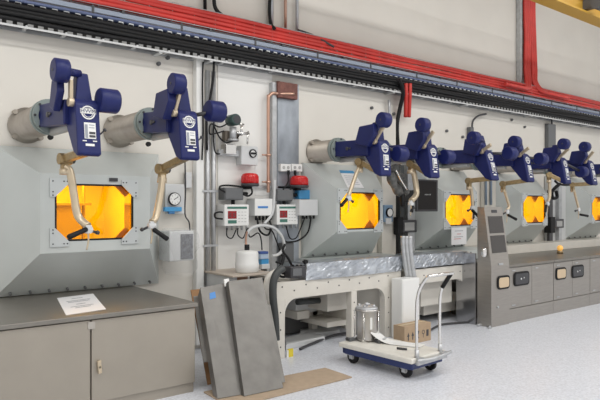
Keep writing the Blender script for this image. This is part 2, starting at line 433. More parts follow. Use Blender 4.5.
    m = MB().use(DARK); k0 = Vector((hx+.088, Yf+.06, Z-.2)); m.cyl(k0, k0+Vector((.05, -.01, .05)), .006, n=8); m.ball(k0+Vector((.05, -.01, .05)), .014)
    sh(m).build('latch_knob', None, t)
    # wrist beam, elbow, forearm
    e = at(*elbow); hb_ = Vector((hx-.02, Yf+.05+(zb-Z)*lean, zb+.015))
    m = MB().use(BRASS); d = (hb_-e); u = d.cross(EZ).normalized()
    m.obox((hb_+e)/2, u*.028, d/2, d.cross(u).normalized()*.028)
    m.use(CHAMP); m.obox((hb_+e)/2+EZ*.03, u*.022, d/2*.9, d.cross(u).normalized()*.006)
    m.build('wrist_beam', None, t, .005)
    m = MB().use(BRASS); m.cyl(e-u*.05, e+u*.05, .045, n=18); m.obox(e-EZ*.05, EX*.03, EY*.025, EZ*.05)
    m.use(DARK); m.cyl(e-u*.052-EX*.01, e-u*.085-EX*.01, .034, n=14); m.build('elbow_joint', None, t, .004)
    pts = [at(*p_) for p_ in arm]
    m = MB().use(CHAMP); m.tube([e-EZ*.06]+pts, armr, 14, 6); m.ring(e-EZ*.10, EZ, .01, armr+.012, .045, 16)
    m.build('forearm', None, t)
    # handle
    g = pts[-1]
    h = bpy.data.objects.new('handle', None); COL.objects.link(h); h.parent = t; h.location = g-wloc(t)
    m = MB().use(LGREY); m.obox(g-EZ*.025, EX*.024, EY*.022, EZ*.032); m.cyl(g-EX*.034-EZ*.03, g+EX*.034-EZ*.03, .024, n=14); m.build('clevis', None, h, .006)
    g0, g1 = at(*grip[0]), at(*grip[1]); d = (g1-g0)
    m = MB().use(BLACK); m.rod(g0, g1, [(0, .014), (.05, .02), (.5, .0185), (.95, .022), (1, .016)], 16); m.build('grip', None, h)
    m = MB().use(CHAMP); tz = g-EZ*.05; m.tube([tz, tz-EZ*.06+EX*.004, tz-EZ*.135-EX*.01], .007, 8, 4); m.build('trigger', None, h)
    m = MB().use(DARK); kd = Vector((-d.x, -d.y, -abs(d.z)*.3)).normalized(); m.cyl(g-EZ*.03, g-EZ*.045+kd*.075, .011, n=10); m.ball(g-EZ*.045+kd*.085, .018); m.build('knob', None, h)
    return t

manip(0, 1.50, 2.337, 5.24, 4.44, 1.545, (60.5, 70.5, 4.50), (108, 101, 4.44), (65, 159, 4.80),
      [(70, 172, 4.78), (74, 195, 4.76), (76.5, 211, 4.74), (80, 219, 4.72), (88, 226, 4.66)], ((87, 229, 4.64), (68, 237.5, 4.60)),
      'leftmost blue manipulator, its pale jointed arm hanging across the far left amber window', zo=-.02, lean=.14)
manip(1, 2.385, 2.352, 5.20, 4.52, 2.42, (177, 84, 4.48), (215, 111.5, 4.52), (162, 169, 4.88),
      [(162, 182, 4.86), (159, 203, 4.84), (156, 217, 4.82), (152, 222, 4.80)], ((153, 229, 4.78), (168, 239.5, 4.74)),
      'blue manipulator second from the left, its arm hanging beside the round white dial', zo=-.02, lean=.12)
manip(2, 5.02, 2.285, 5.52, 4.75, 5.04, (384, 120, 4.66), (400, 154, 4.72), (360, 162, 5.06),
      [(357, 172, 5.06), (352, 186, 5.05), (348.5, 196, 5.04)], ((347, 199, 5.02), (341, 206, 5.0)),
      'blue manipulator over the slope with the blue-headed notice, third from the left', lean=0.08, armr=.024)
manip(3, 5.84, 2.285, 5.52, 4.75, 5.90, (423, 125, 4.66), (447, 157, 4.72), (411, 164, 5.02),
      [(414, 174, 5.0), (416.5, 190, 4.97), (415.5, 196, 4.95), (411, 201, 4.93)], ((413, 206, 4.93), (411.5, 212, 4.92)),
      'blue manipulator directly above the black tablet, with a thick pale forearm', lean=0.12, armr=.036)
manip(4, 7.01, 2.285, 5.52, 4.75, 7.10, (474, 138, 4.66), (510, 153.5, 4.6), (469, 181, 5.0),
      [(470.5, 187, 5.0), (472, 197, 5.0), (472.5, 206, 5.0)], ((472, 210, 4.98), (479, 217, 4.96)),
      'blue manipulator fifth from the left, above the window with the white sheet', lean=0.28, armr=.024)
manip(5, 7.92, 2.285, 5.52, 4.75, 8.03, (515, 142, 4.66), (541, 159, 4.66), (503, 184, 5.05),
      [(504.5, 190, 5.05), (507, 199, 5.04), (509, 206, 5.03), (507, 210, 5.02)], ((508, 215, 5.0), (516.5, 219.5, 4.97)),
      'blue manipulator above the tall steel console, its thin arm ending in a black grip', lean=0.22, armr=.02)
manip(6, 9.08, 2.285, 5.52, 4.78, 9.17, (564, 144, 4.66), (582, 172, 4.78), (549, 175, 4.95),
      [(549.5, 184, 4.95), (549.5, 196, 4.94), (547.5, 202, 4.92)], ((546.5, 205, 4.92), (545, 212, 4.9)),
      'seventh blue manipulator from the left, right above the fourth amber window', lean=0.2, armr=.026)
manip(7, 9.98, 2.285, 5.52, 4.80, 10.10, (585, 147, 4.72), None, (572.5, 185, 5.05),
      [(574, 190, 5.05), (576.5, 200, 5.04), (578.5, 208, 5.03)], ((580, 214.5, 5.0), (588, 216, 4.97)),
      'eighth blue manipulator from the left, its thin arm in front of the rightmost cell', lean=0.2, armr=.02)

manip(8, 11.50, 2.285, 5.52, 4.80, 11.60, (630, 152, 4.72), None, (612, 188, 5.05),
      [(613, 192, 5.05), (615, 200, 5.04), (616, 208, 5.03)], ((618, 214, 5.0), (624, 216, 4.97)),
      'blue manipulator beam cut off by the right edge of the photo', armr=.02, lean=.2)

# ================================================================== CABLE TRAYS ON THE WALL
X0T, X1T = -1.0, 16.0
def near_wall(mb):                                           # the trays are shallow and sit close to the wall
    for v in mb.v:
        if v.y < 5.945:
            v.y = 5.94-(5.94-v.y)*.40
        v.z = 1.6+(v.z-1.6)*1.047
    return mb
def wob(x, a, ph): return a*math.sin(x*1.3+ph)+a*.6*math.sin(x*3.1+ph*2)
def cable(name, y, z, r, m, label, group, a=.012, x0=X0T, x1=X1T):
    ph = random.random()*6; n = 44
    yy = 5.94-(5.94-y)*.40; zz = 1.6+(z-1.6)*1.047
    o = MB().tube([(x0+(x1-x0)*i/n, yy+wob(x0+(x1-x0)*i/n, a*.5, ph), zz+wob(x0+(x1-x0)*i/n, a*.6, ph+1)) for i in range(n+1)], r, 7, 2).build(name, m)
    return tag(o, label, 'cable', group)
# red basket tray
t = thing('basket_cable_tray', (8, 5.7, 3.44), 'thin dark wire basket tray full of red cables along the wall', 'cable tray')
m = MB().use(GALV)
for (y, z) in ((5.53, 3.46), (5.53, 3.64), (5.88, 3.64), (5.88, 3.46), (5.65, 3.455), (5.77, 3.455)): m.cyl((X0T, y, z), (X1T, y, z), .004, n=6)
for i in range(65):
    x = X0T+i*.26
    m.tube([(x, 5.53, 3.645), (x, 5.53, 3.455), (x, 5.88, 3.455), (x, 5.88, 3.645)], .0035, 5, 1)
near_wall(m).build('wire_basket', None, t)
for i in range(17): near_wall(MB().use(DARK).box(X0T+.35+i*1.0, X0T+.38+i*1.0, 5.535, 5.93, 3.425, 3.45)).build('bracket', None, t)
for i, (y, z) in enumerate([(5.56, 3.485), (5.56, 3.53), (5.56, 3.575), (5.565, 3.615), (5.61, 3.485), (5.66, 3.485), (5.72, 3.485), (5.61, 3.60), (5.66, 3.61)]):
    cable('red_cable', y, z, .024, RED, 'red cable running along in the upper wire basket tray', 'red cables in the upper tray', a=.008)
# middle ladder tray: pale rail, white rungs, slate cables
t = thing('ladder_cable_tray', (8, 5.7, 3.3), 'pale blue railed cable ladder with white rungs under the red cables', 'cable tray')
m = MB().use(PALEBL); m.box(X0T, X1T, 5.545, 5.56, 3.385, 3.43); near_wall(m).build('front_rail', None, t, .004)
m = MB().use(GALV); m.box(X0T, X1T, 5.88, 5.895, 3.36, 3.43); near_wall(m).build('back_rail', None, t)
def rung(m, x): m.box(x, x+.045, 5.548, 5.89, 3.325, 3.335); m.box(x, x+.05, 5.548, 5.554, 3.325, 3.352); return m
for i in range(100): near_wall(rung(MB().use(LGREY), X0T+.35+i*.106)).build('rung', None, t)
m = MB().use(LGREY)
for i in range(100, 154): rung(m, X0T+.35+i*.106)
near_wall(m).build('far_rungs', None, t, kind='stuff')
for i in range(18): near_wall(MB().use(DARK).box(X0T+.2+i*.95, X0T+.222+i*.95, 5.53, 5.545, 3.37, 3.45)).build('clip', None, t)
for i, (y, z) in enumerate([(5.572, 3.358), (5.61, 3.358), (5.65, 3.358), (5.70, 3.358), (5.76, 3.358), (5.82, 3.358)]):
    cable('slate_blue_cable', y, z, .018, BLUEC, 'slate blue cable lying on the white-runged cable ladder', 'slate blue cables on the ladder', a=.005)
# lower tray with black cables and white perforated rail
t = thing('perforated_cable_tray', (8, 5.7, 3.1), 'white perforated tray carrying thick black cables, lowest on the wall', 'cable tray')
m = MB().use(LGREY); m.box(X0T, X1T, 5.50, 5.51, 3.118, 3.136); m.use(mat('rail_shade_grey', (.24, .24, .235), .6)); m.box(X0T, X1T, 5.50, 5.51, 3.176, 3.182)
for i in range(193): x = X0T+i*.088; m.box(x, x+.05, 5.502, 5.506, 3.136, 3.176)
near_wall(m).build('front_rail', None, t)
for i in range(48): x = X0T+i*.35; near_wall(MB().use(LGREY).box(x, x+.03, 5.51, 5.9, 3.135, 3.148)).build('cross_bar', None, t)
m = MB().use(GALV); m.box(X0T, X1T, 5.90, 5.91, 3.12, 3.2); near_wall(m).build('back_rail', None, t)
for x in (.9, 2.75, 3.35, 6.3, 8.0, 9.9, 12): near_wall(MB().use(LGREY).box(x, x+.035, 5.52, 5.94, 3.105, 3.118)).build('bracket', None, t)
for i, (y, z) in enumerate([(5.535, 3.185), (5.53, 3.225), (5.54, 3.262), (5.535, 3.297), (5.60, 3.18), (5.66, 3.18), (5.72, 3.18), (5.78, 3.18), (5.84, 3.18), (5.60, 3.29), (5.66, 3.295)]):
    cable('black_cable', y, z, .026, BLACK, 'thick black cable lying in the lowest white perforated tray', 'black cables in the lowest tray', a=.008)
# red riser at right
t = thing('cable_riser', (9.97, 5.88, 3.6), 'upright wire ladder carrying red cables up the wall at right', 'cable tray')
m = MB().use(GALV)
for x in (9.70, 9.80, 9.98, 10.16): m.cyl((x, 5.90, 3.62), (x, 5.90, 6.55), .006, n=6)
for k in range(19): m.cyl((9.68, 5.895, 3.75+k*.155), (10.18, 5.895, 3.75+k*.155), .005, n=6)
m.build('wire_ladder', None, t)
MB().box(9.69, 9.745, 5.86, 5.94, 3.7, 6.5).build('side_channel', GALV, t)
for k in range(6):
    x = 9.82+k*.062; s_ = 1 if k >= 3 else -1
    o = MB().tube([(x, 5.86, 6.55), (x, 5.86, 5.2), (x+.03, 5.86, 4.6), (x+.05*(k > 2), 5.85, 4.05), (x+.02*s_, 5.82, 3.82), (x+.16*s_, 5.75, 3.66), (x+.5*s_, 5.7, 3.63), (x+.9*s_, 5.68, 3.62)], .032, 8, 6).build('riser_cable', RED)
    tag(o, 'red cable climbing the upright ladder on the right wall', 'cable', 'red cables climbing the riser')
# red drop between the cells
for k in range(2):
    p0 = at(406+k*4, 92, 5.75); p1 = at(405.5+k*3.5, 117, 5.85)
    o = MB().tube([p0+EZ*.12, p0, (p0+p1)/2, p1], .028, 8, 4).build('red_cable_end', RED)
    tag(o, ['left', 'right'][k]+' of two short red cable ends hanging under the trays above the tablet', 'cable')
o = MB().tube([at(399, 80, 5.7), at(403, 92, 5.75), at(400, 108, 5.85), at(397, 125, 5.88), at(398, 150, 5.9), at(400, 200, 5.92)], .03, 8, 5).build('drop_cable', BLACK)
tag(o, 'black cable dropping from the trays behind the manipulator over the tablet', 'cable')
o = MB().tube([at(389, 100, 5.88), at(390, 130, 5.9), at(389.5, 170, 5.92)], .022, 8, 3).build('conduit', GALV)
tag(o, 'thin grey conduit dropping from the trays between second and third cell', 'conduit')

# ================================================================== CRANE BEAM
t = thing('crane_beam', (10, 4.5, 4.51), 'yellow overhead crane beam crossing the top right corner', 'crane beam')
MB().box(2, 16, 4.38, 4.62, 4.51, 4.54).build('lower_flange', YEL, t)
MB().box(2, 16, 4.49, 4.51, 4.54, 4.78).build('web', YEL, t)
MB().box(2, 16, 4.38, 4.62, 4.78, 4.81).build('upper_flange', YEL, t)
m = MB().use(DGREY); m.cyl(at(600, 4, 4.25)-EX*.12, at(600, 4, 4.25)+EX*.12, .09, n=14); m.box(at(600, 4, 4.25).x-.05, at(600, 4, 4.25).x+.05, 4.25, 4.5, 4.6, 4.75); m.build('trolley_motor', None, t)

# ================================================================== UPRIGHTS ON THE WALL
def vert(name, pxa, pxb, y0, y1, Y, dep, m, label, cat):
    a = at(pxa, 150, Y).x; b = at(pxb, 150, Y).x; zt = at((pxa+pxb)/2, y0, Y).z; zb = at((pxa+pxb)/2, y1, Y).z
    return tag(MB().box(a, b, Y, Y+dep, max(zb, 0), zt).build(name, m, None, .006), label, cat)
vert('cable_duct', 196.5, 204, 58, 345, 5.86, .085, WHITE, 'white upright cable duct on the wall left of the grey conduits', 'cable duct')
for k, px in enumerate((207.5, 213.5)):
    a = at(px, 60, 5.88); o = MB().cyl((a.x, 5.88, .1), (a.x, 5.88, 3.1), .026, n=14).build('wall_conduit', GALV)
    tag(o, ['left', 'right'][k]+' of two grey upright conduits beside the white duct', 'conduit')
for k, zpy in enumerate((191, 246)):
    a, b = at(203, zpy, 5.85), at(218, zpy, 5.85)
    m = MB().use(GALV); m.box(a.x, b.x, 5.845, 5.853, a.z-.012, a.z+.012)
    tag(m.build('pipe_clamp', None), ['upper', 'lower'][k]+' grey clamp strap across the two upright conduits', 'clamp')
o = MB().tube([at(203, 62, 5.84), at(202.5, 90, 5.84), at(203, 130, 5.84), at(202, 160, 5.84)], .009, 6, 4).build('black_wire', BLACK)
tag(o, 'thin black wire running down the white duct from the trays', 'wire')
o = MB().tube([at(214, 62, 5.82), at(213, 80, 5.82), at(208, 110, 5.82), at(206.5, 122, 5.84), at(207, 150, 5.84)], .014, 6, 4).build('black_wire', BLACK)
tag(o, 'black wire slanting across the two grey conduits below the trays', 'wire')
vert('strut_channel', 272.5, 277, 82, 290, 5.87, .075, GALV, 'grey metal strut channel standing left of the scuffed zinc sheet', 'strut')
zs = vert('zinc_sheet', 277.5, 299, 83, 278, 5.90, .045, MARB, 'tall scuffed blue-grey zinc sheet fixed to the wall behind the controllers', 'sheet metal panel')
c0 = at(268.3, 120, 5.86)
m = MB().use(COPPER); zt = at(270, 92.5, 5.86).z; xr = at(296, 90, 5.8).x
m.tube([(xr, 5.84, zt+.02), (c0.x+.16, 5.86, zt+.0), (c0.x+.06, 5.86, zt-.005), (c0.x+.012, 5.86, zt-.05), (c0.x, 5.86, zt-.12), (c0.x, 5.86, 1.9), (c0.x, 5.86, 1.75)], .02, 12, 6)
cp = tag(m.build('copper_pipe', None), 'copper pipe with an elbow under the trays, running down beside the strut channel', 'pipe')
for k, zz in enumerate((155, 182)):
    p = at(266, zz, 5.86); m = MB().use(COPPER); m.ring((c0.x, 5.86, p.z), EZ, .0205, .032, .03, 14); m.cyl((c0.x-.03, 5.86, p.z), (c0.x-.085, 5.87, p.z), .01, n=8)
    tag(m.build('pipe_clip', None), ['upper', 'lower'][k]+' clip holding the copper pipe to the wall', 'clip')
m = MB().use(mat('fire_seal', (.17, .07, .055), .7, noise=.3, nscale=20)); a, b = at(278, 97, 5.84), at(298, 84, 5.84); m.box(a.x, b.x, 5.84, 5.9, a.z, b.z)
tag(m.build('pipe_seal', None, None, .01), 'dark reddish seal block under the trays at the top of the zinc sheet', 'seal')
# conduits above the trays
for k, (px, m_, r, w_) in enumerate(((205, BLACK, .02, 'black conduit rising above the trays at the left, nearest the curved wire'), (271, GALV, .03, 'thick grey conduit rising above the trays left of the copper one'), (285.5, COPPER, .018, 'thin copper conduit rising above the trays'), (297, GALV, .02, 'thin grey conduit rising above the trays right of the copper one'))):
    a = at(px, 20, 5.9); tag(MB().cyl((a.x, 5.9, 3.62), (a.x, 5.9, 6.5), r, n=12).build('riser_conduit', m_), w_, 'conduit')
o = MB().tube([at(214, -6, 5.88), at(214.5, 5, 5.88), at(218, 12, 5.86), at(226, 18, 5.8)], .022, 8, 5).build('curved_wire', BLACK)
tag(o, 'black cable curving down into the red tray at top left of the wall', 'cable')
o = MB().tube([at(270, -4, 5.84), at(269.5, 12, 5.84), at(271, 24, 5.8), at(275, 29, 5.75)], .02, 8, 5).build('curved_wire', BLACK)
tag(o, 'black cable running down the thick grey conduit into the red tray', 'cable')
o = MB().tube([at(298, 30, 5.8), at(310, 34, 5.8), at(322, 40, 5.78), at(334, 47, 5.72)], .014, 8, 5).build('curved_wire', DARK)
tag(o, 'thin dark cable draped along the top edge of the red cables', 'cable')

# ================================================================== INSTRUMENTS LEFT (between far left cell and conduits)
def wbox(name, x0, y0, x1, y1, Y, dep, m, parent=None, bevel=.006):
    cx = (x0+x1)/2; cy = (y0+y1)/2
    return MB().box(at(x0, cy, Y).x, at(x1, cy, Y).x, Y, Y+dep, at(cx, y1, Y).z, at(cx, y0, Y).z).build(name, m, parent, bevel)
c = at(175, 200, 5.86)
t = thing('dial_gauge', (c.x, 5.9, c.z-.2), 'round white dial gauge with blue holder on a plate by the far left cell', 'gauge')
wbox('back_plate', 165.5, 184, 184.5, 214, 5.88, .02, LGREY, t)
m = MB().use(BLACK); g = at(174.5, 199, 5.84); m.ring(g, EY, .060, .070, .024, 30); m.build('bezel', None, t)
m = MB().use(WHITE); m.cyl(g-EY*.014, g+EY*.03, .061, n=30); m.build('dial', None, t)
m = MB().use(DARK); m.obox(g-EY*.0155+Vector((.012, 0, .008)), Vector((.025, 0, .016)), EY*.001, Vector((-.002, 0, .003)))
for k in range(8):
    a = k*PI/4; m.obox(g-EY*.0155+Vector((math.cos(a), 0, math.sin(a)))*.047, Vector((math.cos(a), 0, math.sin(a)))*.006, EY*.001, Vector((-math.sin(a), 0, math.cos(a)))*.002)
m.build('needle', None, t)
wbox('holder', 165, 207, 182, 211.5, 5.83, .05, LBLUE, t); wbox('holder_lip', 169, 211.5, 175, 214, 5.83, .03, mat('deep_blue_plastic', (.03, .16, .36), .4), t)
t = thing('switch_box', at(182, 262, 5.55), 'grey switch box with a speckled dark panel, wrapped in clear plastic film', 'electrical box')
wbox('box_body', 169.5, 231, 194, 261, 5.55, .25, LGREY, t, .01)
wbox('dark_panel', 181, 234, 193, 259, 5.542, .01, mat('speckled_panel', (.12, .125, .14), .4, noise=.6, nscale=45), t, .002)
# film bag
m = MB().use(FILM); m.smooth = True
g = at(184, 250, 5.5); n = 18; b0 = len(m.v)
for j in range(8):
    zz = at(184, 229, 5.5).z-(at(184, 229, 5.5).z-at(184, 276, 5.5).z)*j/7
    rx = .15+.05*math.sin(j*1.1)+(.05 if 2 < j < 6 else 0)-(.08 if j == 7 else 0)
    m.add([(g.x+.03+rx*math.cos(2*PI*i/n)*(1+.12*math.sin(i*3.3+j)), 5.66+.2*math.sin(2*PI*i/n)*(1+.08*math.sin(i*2.1+j)), zz) for i in range(n)])
for j in range(7):
    for i in range(n): m.face([b0+j*n+i, b0+j*n+(i+1) % n, b0+(j+1)*n+(i+1) % n, b0+(j+1)*n+i], True)
m.build('plastic_film', None, t)
o = MB().tube([at(185, 160, 5.9), at(185.5, 190, 5.9), at(185, 214, 5.9), at(189, 222, 5.9), at(190, 232, 5.8)], .008, 6, 4).build('black_wire', DARK)
tag(o, 'thin dark wire running down beside the round dial to the wrapped switch box', 'wire')
wbox_ = wbox('junction_plate', 186, 172, 192, 188, 5.90, .04, LGREY); tag(wbox_, 'small pale wall plate right of the round dial', 'plate')

# pressure transmitter
c = at(234, 120, 5.74)
t = thing('pressure_transmitter', at(232, 158, 5.85), 'pressure transmitter with a dark green round head and steel manifold on the wall', 'transmitter')
m = MB().use(TEALD); m.rod(c+EY*.1, c-EY*.06, [(0, .05), (.1, .066), (.9, .066), (1, .055)], 24); m.use(DARK).cyl(c-EY*.06, c-EY*.064, .045, n=20); m.build('head', None, t)
m = MB().use(GALV); n0 = at(233, 127, 5.76); n1 = at(233, 140, 5.76); m.cyl(n0, n1, .04, n=16); m.ring(n1, EZ, .01, .06, .02, 16); m.build('neck', None, t)
w_ = wbox('manifold_block', 226, 144, 237, 154, 5.76, .12, CHROME, t, .01)
wbox('bracket', 219, 150, 240, 156, 5.86, .05, GALV, t, .004)
wbox('terminal_box', 225.5, 131, 239, 141, 5.80, .08, mat('dull_bronze', (.20, .17, .14), .4, .6), t, .008)
m = MB().use(CHROME); a = at(240, 133, 5.76); m.cyl(a-EX*.05, a+EX*.12, .016, n=10); m.cyl(a+EX*.11+EZ*.03, a+EX*.10-EZ*.12, .011, n=8); m.cyl(a+EX*.02+EZ*.1, a+EX*.02-EZ*.03, .014, n=10); m.cyl(a+EX*.02+EZ*.1-EX*.03, a+EX*.02+EZ*.1+EX*.03, .012, n=8); m.build('valve', None, t)
for k, pts in enumerate(([(230, 122), (220, 127), (211, 124), (209.5, 133), (213, 134), (224, 131)], [(214, 126), (220, 138), (227, 142.5), (236, 139), (241, 132)], [(231, 119), (221, 116), (214, 122), (214.5, 150), (220, 154)])):
    o = MB().tube([at(x, y, 5.8) for x, y in pts], .009, 6, 5).build('transmitter_wire', BLACK)
    tag(o, ['thin black wire looping left of the transmitter head to the conduits', 'black wire curving below the transmitter head to its valve', 'black wire falling from the transmitter head to its bracket'][k], 'wire')
# key switch box
t = thing('key_switch_box', at(249, 165, 5.83), 'light grey wall box with a round black and white rotary dial, right of the transmitter', 'switch box')
wbox('box_body', 241.5, 146, 258, 165, 5.82, .12, LGREY, t, .008)
m = MB().use(WHITE); g = at(252.5, 153.5, 5.82); m.cyl(g, g-EY*.012, .048, n=24); m.build('dial_plate', None, t)
m = MB().use(BLACK); m.ring(g-EY*.01, EY, .038, .05, .016, 24); m.obox(g-EY*.02, EX*.03, EY*.012, EZ*.01); m.build('rotary_handle', None, t)

# ================================================================== CONTROLLER CLUSTER
def beacon(x0, y0, x1, y1, label):
    c = at((x0+x1)/2, y1, 5.8); r = (at(x1, y1, 5.8).x-at(x0, y1, 5.8).x)/2
    zt = at((x0+x1)/2, y0, 5.8).z; zm = c.z+(zt-c.z)*.22
    t = thing('warning_beacon', c, label, 'warning light', 'red warning beacons')
    m = MB().use(DARK); m.rod(c, (c.x, c.y, zm), [(0, r*.9), (.3, r*1.02), (1, r*1.02)], 26); m.build('base', None, t)
    m = MB().use(BEACON); h = zt-zm
    m.rod((c.x, c.y, zm), (c.x, c.y, zt), [(0, r*.97), (.72, r*.93), (.88, r*.84), (.97, r*.6), (1, r*.3)], 26)
    for k in range(26):
        a = 2*PI*k/26; m.cyl((c.x+math.cos(a)*r*.95, c.y+math.sin(a)*r*.95, zm+.01), (c.x+math.cos(a)*r*.92, c.y+math.sin(a)*r*.92, zm+h*.7), .005, n=5, cap=False)
    m.build('lens', None, t)
    m = MB().use(BLACK); m.box(c.x-.03, c.x+.03, c.y, YW, c.z-.03, c.z); m.build('wall_bracket', None, t)
beacon(242.5, 173, 257.5, 186.5, 'left red warning beacon with black base, below the box with the round dial')
beacon(292, 175.5, 306.5, 188, 'right red warning beacon with black base, below the white sockets')
def dark_jbox(x0, y0, x1, y1, label):
    t = thing('junction_box', at((x0+x1)/2, y1, 5.8), label, 'junction box', 'dark grey junction boxes')
    wbox('box_body', x0, y0, x1, y1, 5.80, .14, DGREY, t, .01); wbox('lid', x0+1, y0+1, x1-1, y1-1, 5.79, .012, DGREY, t, .005)
    a = at((x0+x1)/2-1, y1, 5.85); MB().cyl(a, a-EZ*.05, .022, n=12).build('gland', BLACK, t); b = at(x1, (y0+y1)/2, 5.85); MB().cyl(b, b+EX*.05, .02, n=12).build('gland', BLACK, t)
dark_jbox(224.5, 187.5, 243.5, 200, 'dark grey junction box above the left red-display controller')
dark_jbox(276.5, 189, 293.5, 201, 'dark grey junction box above the right red-display controller')
def controller(x0, y0, x1, y1, label):
    t = thing('dose_controller', at((x0+x1)/2, y1, 5.75), label, 'controller', 'white wall controllers with red displays')
    Y = 5.74; wbox('case', x0, y0, x1, y1, Y, .19, WHITE, t, .008)
    W_ = x1-x0; H_ = y1-y0
    wbox('green_strip', x0+W_*.12, y0+H_*.10, x0+W_*.92, y0+H_*.2, Y-.004, .005, GRN, t, .001)
    wbox('red_display', x0+W_*.15, y0+H_*.30, x0+W_*.50, y0+H_*.66, Y-.006, .008, REDLED, t, .002)
    m = MB().use(RED)
    for k in range(2):
        cx = x0+W_*(.235+.165*k)
        a = at(cx, y0+H_*.42, Y-.009); b = at(cx, y0+H_*.56, Y-.009)
        m.use(DARK)
        for q in range(3): z = a.z+(b.z-a.z)*q/2; m.box(a.x-.012, a.x+.012, Y-.011, Y-.004, z-.003, z+.003)
    m.build('display_figures', None, t)
    wbox('key_row', x0+W_*.15, y0+H_*.73, x0+W_*.5, y0+H_*.88, Y-.005, .007, GRN, t, .001)
    m = MB().use(GREYP)
    for k in range(3):
        for q in range(4):
            a = at(x0+W_*(.60+.13*k), y0+H_*(.35+.15*q), Y-.003); m.box(a.x-.012, a.x+.012, Y-.003, Y+.002, a.z-.003, a.z+.003)
    m.build('printed_legend', None, t)
    for k in range(5):
        a = at(x0+W_*(.1+.2*k), y1, Y+.09); MB().cyl(a+EZ*.01, a-EZ*.045, .013, n=10).build('cable_gland', GALV, t)
controller(224.5, 204.5, 249, 226, 'left white wall controller with red display, beside the box with the blue label')
controller(277, 204.5, 298, 224.5, 'right white wall controller with red display, in front of the zinc sheet')
t = thing('relay_box', at(262, 217, 5.78), 'pale grey relay box with a blue label between the two controllers', 'electrical box')
wbox('box_body', 254.5, 198.5, 273, 216, 5.77, .16, LGREY, t, .008); wbox('lid', 255, 199, 272.5, 215.5, 5.76, .012, WHITE, t, .004)
m = MB().use(BRIGHTB); a = at(258, 207.2, 5.757); b = at(268, 207.2, 5.757); m.box(a.x, b.x, 5.756, 5.762, a.z-.012, a.z+.012); m.build('blue_label', None, t)
for k in range(5): a = at(256+k*3.6, 216, 5.84); MB().cyl(a+EZ*.01, a-EZ*.05, .015, n=10).build('cable_gland', BLACK, t)
t = thing('relay_box', at(310, 216, 5.78), 'plain pale grey relay box right of the right controller', 'electrical box')
wbox('box_body', 299.5, 199.5, 318, 215.5, 5.66, .27, LGREY, t, .008)
for k in range(4): a = at(303+k*3.6, 215.5, 5.72); MB().cyl(a+EZ*.01, a-EZ*.04, .013, n=10).build('cable_gland', BLACK, t)
tag(wbox('blue_module', 299, 190, 310, 199, 5.82, .12, LBLUE), 'bright blue module on top of the plain relay box', 'electrical module')
tag(wbox('backing_plate', 255, 158, 270, 196, 5.935, .014, WHITE), 'white backing plate on the wall between the beacon and the copper pipe', 'plate')
tag(wbox('support_rail', 246, 186, 316, 188.5, 5.90, .03, GALV, None, .003), 'thin grey rail the beacons and boxes hang from', 'rail')
for k, (x0, x1) in enumerate(((281, 291), (292, 302.5))):
    t = thing('power_socket', at((x0+x1)/2, 172, 5.85), ['left', 'right'][k]+' white double power socket with a black plug on the zinc sheet', 'socket', 'white power sockets')
    wbox('socket_plate', x0, 164, x1, 171.5, 5.84, .06, WHITE, t, .006)
    for q in range(2): a = at(x0+(x1-x0)*(.28+.44*q), 167.5, 5.84); MB().cyl(a, a-EY*.004, .02, n=14).build('outlet', GREYP, t)
    m = MB().use(BLACK); a = at(x0+(x1-x0)*(.75 if k == 0 else .3), 172, 5.82); m.rod(a+EZ*.02, a-EZ*.05, [(0, .018), (.6, .018), (1, .008)], 10); m.build('plug', None, t)
# wires around the controllers
wires = [
    (5.8, .011, [(243, 194), (248, 196), (252, 193), (251, 187)], 'short black wire from the left dark box up to the left beacon'),
    (5.8, .011, [(225, 192), (220, 189), (221, 186), (230, 185.5), (243, 187)], 'black wire arching over the left dark junction box'),
    (5.78, .010, [(225, 219), (216, 218), (215, 213.5), (220, 212), (225, 213)], 'black wire loop at the left side of the left controller'),
    (5.8, .007, [(227, 228), (227, 236), (232, 238), (236, 230)], 'thin dark wire looping under the left end of the left controller'),
    (5.8, .007, [(238, 228), (238, 235), (243, 238), (247, 229)], 'thin dark wire looping under the right end of the left controller'),
    (5.8, .008, [(248, 228), (250, 237), (258, 233), (261, 239), (262, 250)], 'dark wire from the left controller down to the small blue and white device'),
    (5.78, .012, [(257, 218), (260, 231), (268, 235), (271, 226), (268, 218)], 'thick black loop under the box with the blue label'),
    (5.8, .008, [(262, 218), (265, 228), (272, 231), (276, 240), (282, 256)], 'black wire from the blue labelled box to the black connector'),
    (5.8, .008, [(286, 226), (290, 238), (296, 238), (300, 230), (305, 217)], 'black wire loop between the right controller and the plain box'),
    (5.78, .011, [(311, 217), (308, 232), (299, 240), (288, 242), (283, 240)], 'thick black wire sweeping under the right controller'),
    (5.8, .009, [(288, 173), (288, 182), (283, 190)], 'black lead from the left socket down to the right dark box'),
    (5.8, .009, [(295, 173), (296, 178), (293, 186), (290, 190)], 'black lead from the right socket down behind the right beacon'),
]
for k, (Y, r, pts, lb) in enumerate(wires):
    tag(MB().tube([at(x, y, Y) for x, y in pts], r, 7, 6).build('black_wire', BLACK), lb, 'wire')
o = MB().tube([at(x, y, 5.72) for x, y in [(245, 243), (247, 234), (252, 228), (262, 225.5), (274, 228), (282, 237), (284, 247), (279, 254), (272, 256)]], .019, 10, 6).build('flexible_hose', LGREY)
tag(o, 'pale grey flexible hose arching from the white pot to the small blue device', 'hose')
o = MB().tube([at(x, y, 5.76) for x, y in [(274.5, 180), (274, 200), (272, 214), (264, 224)]], .017, 10, 6).build('flexible_hose', LGREY)
tag(o, 'pale grey hose running down between the two controllers to the hose arch', 'hose')

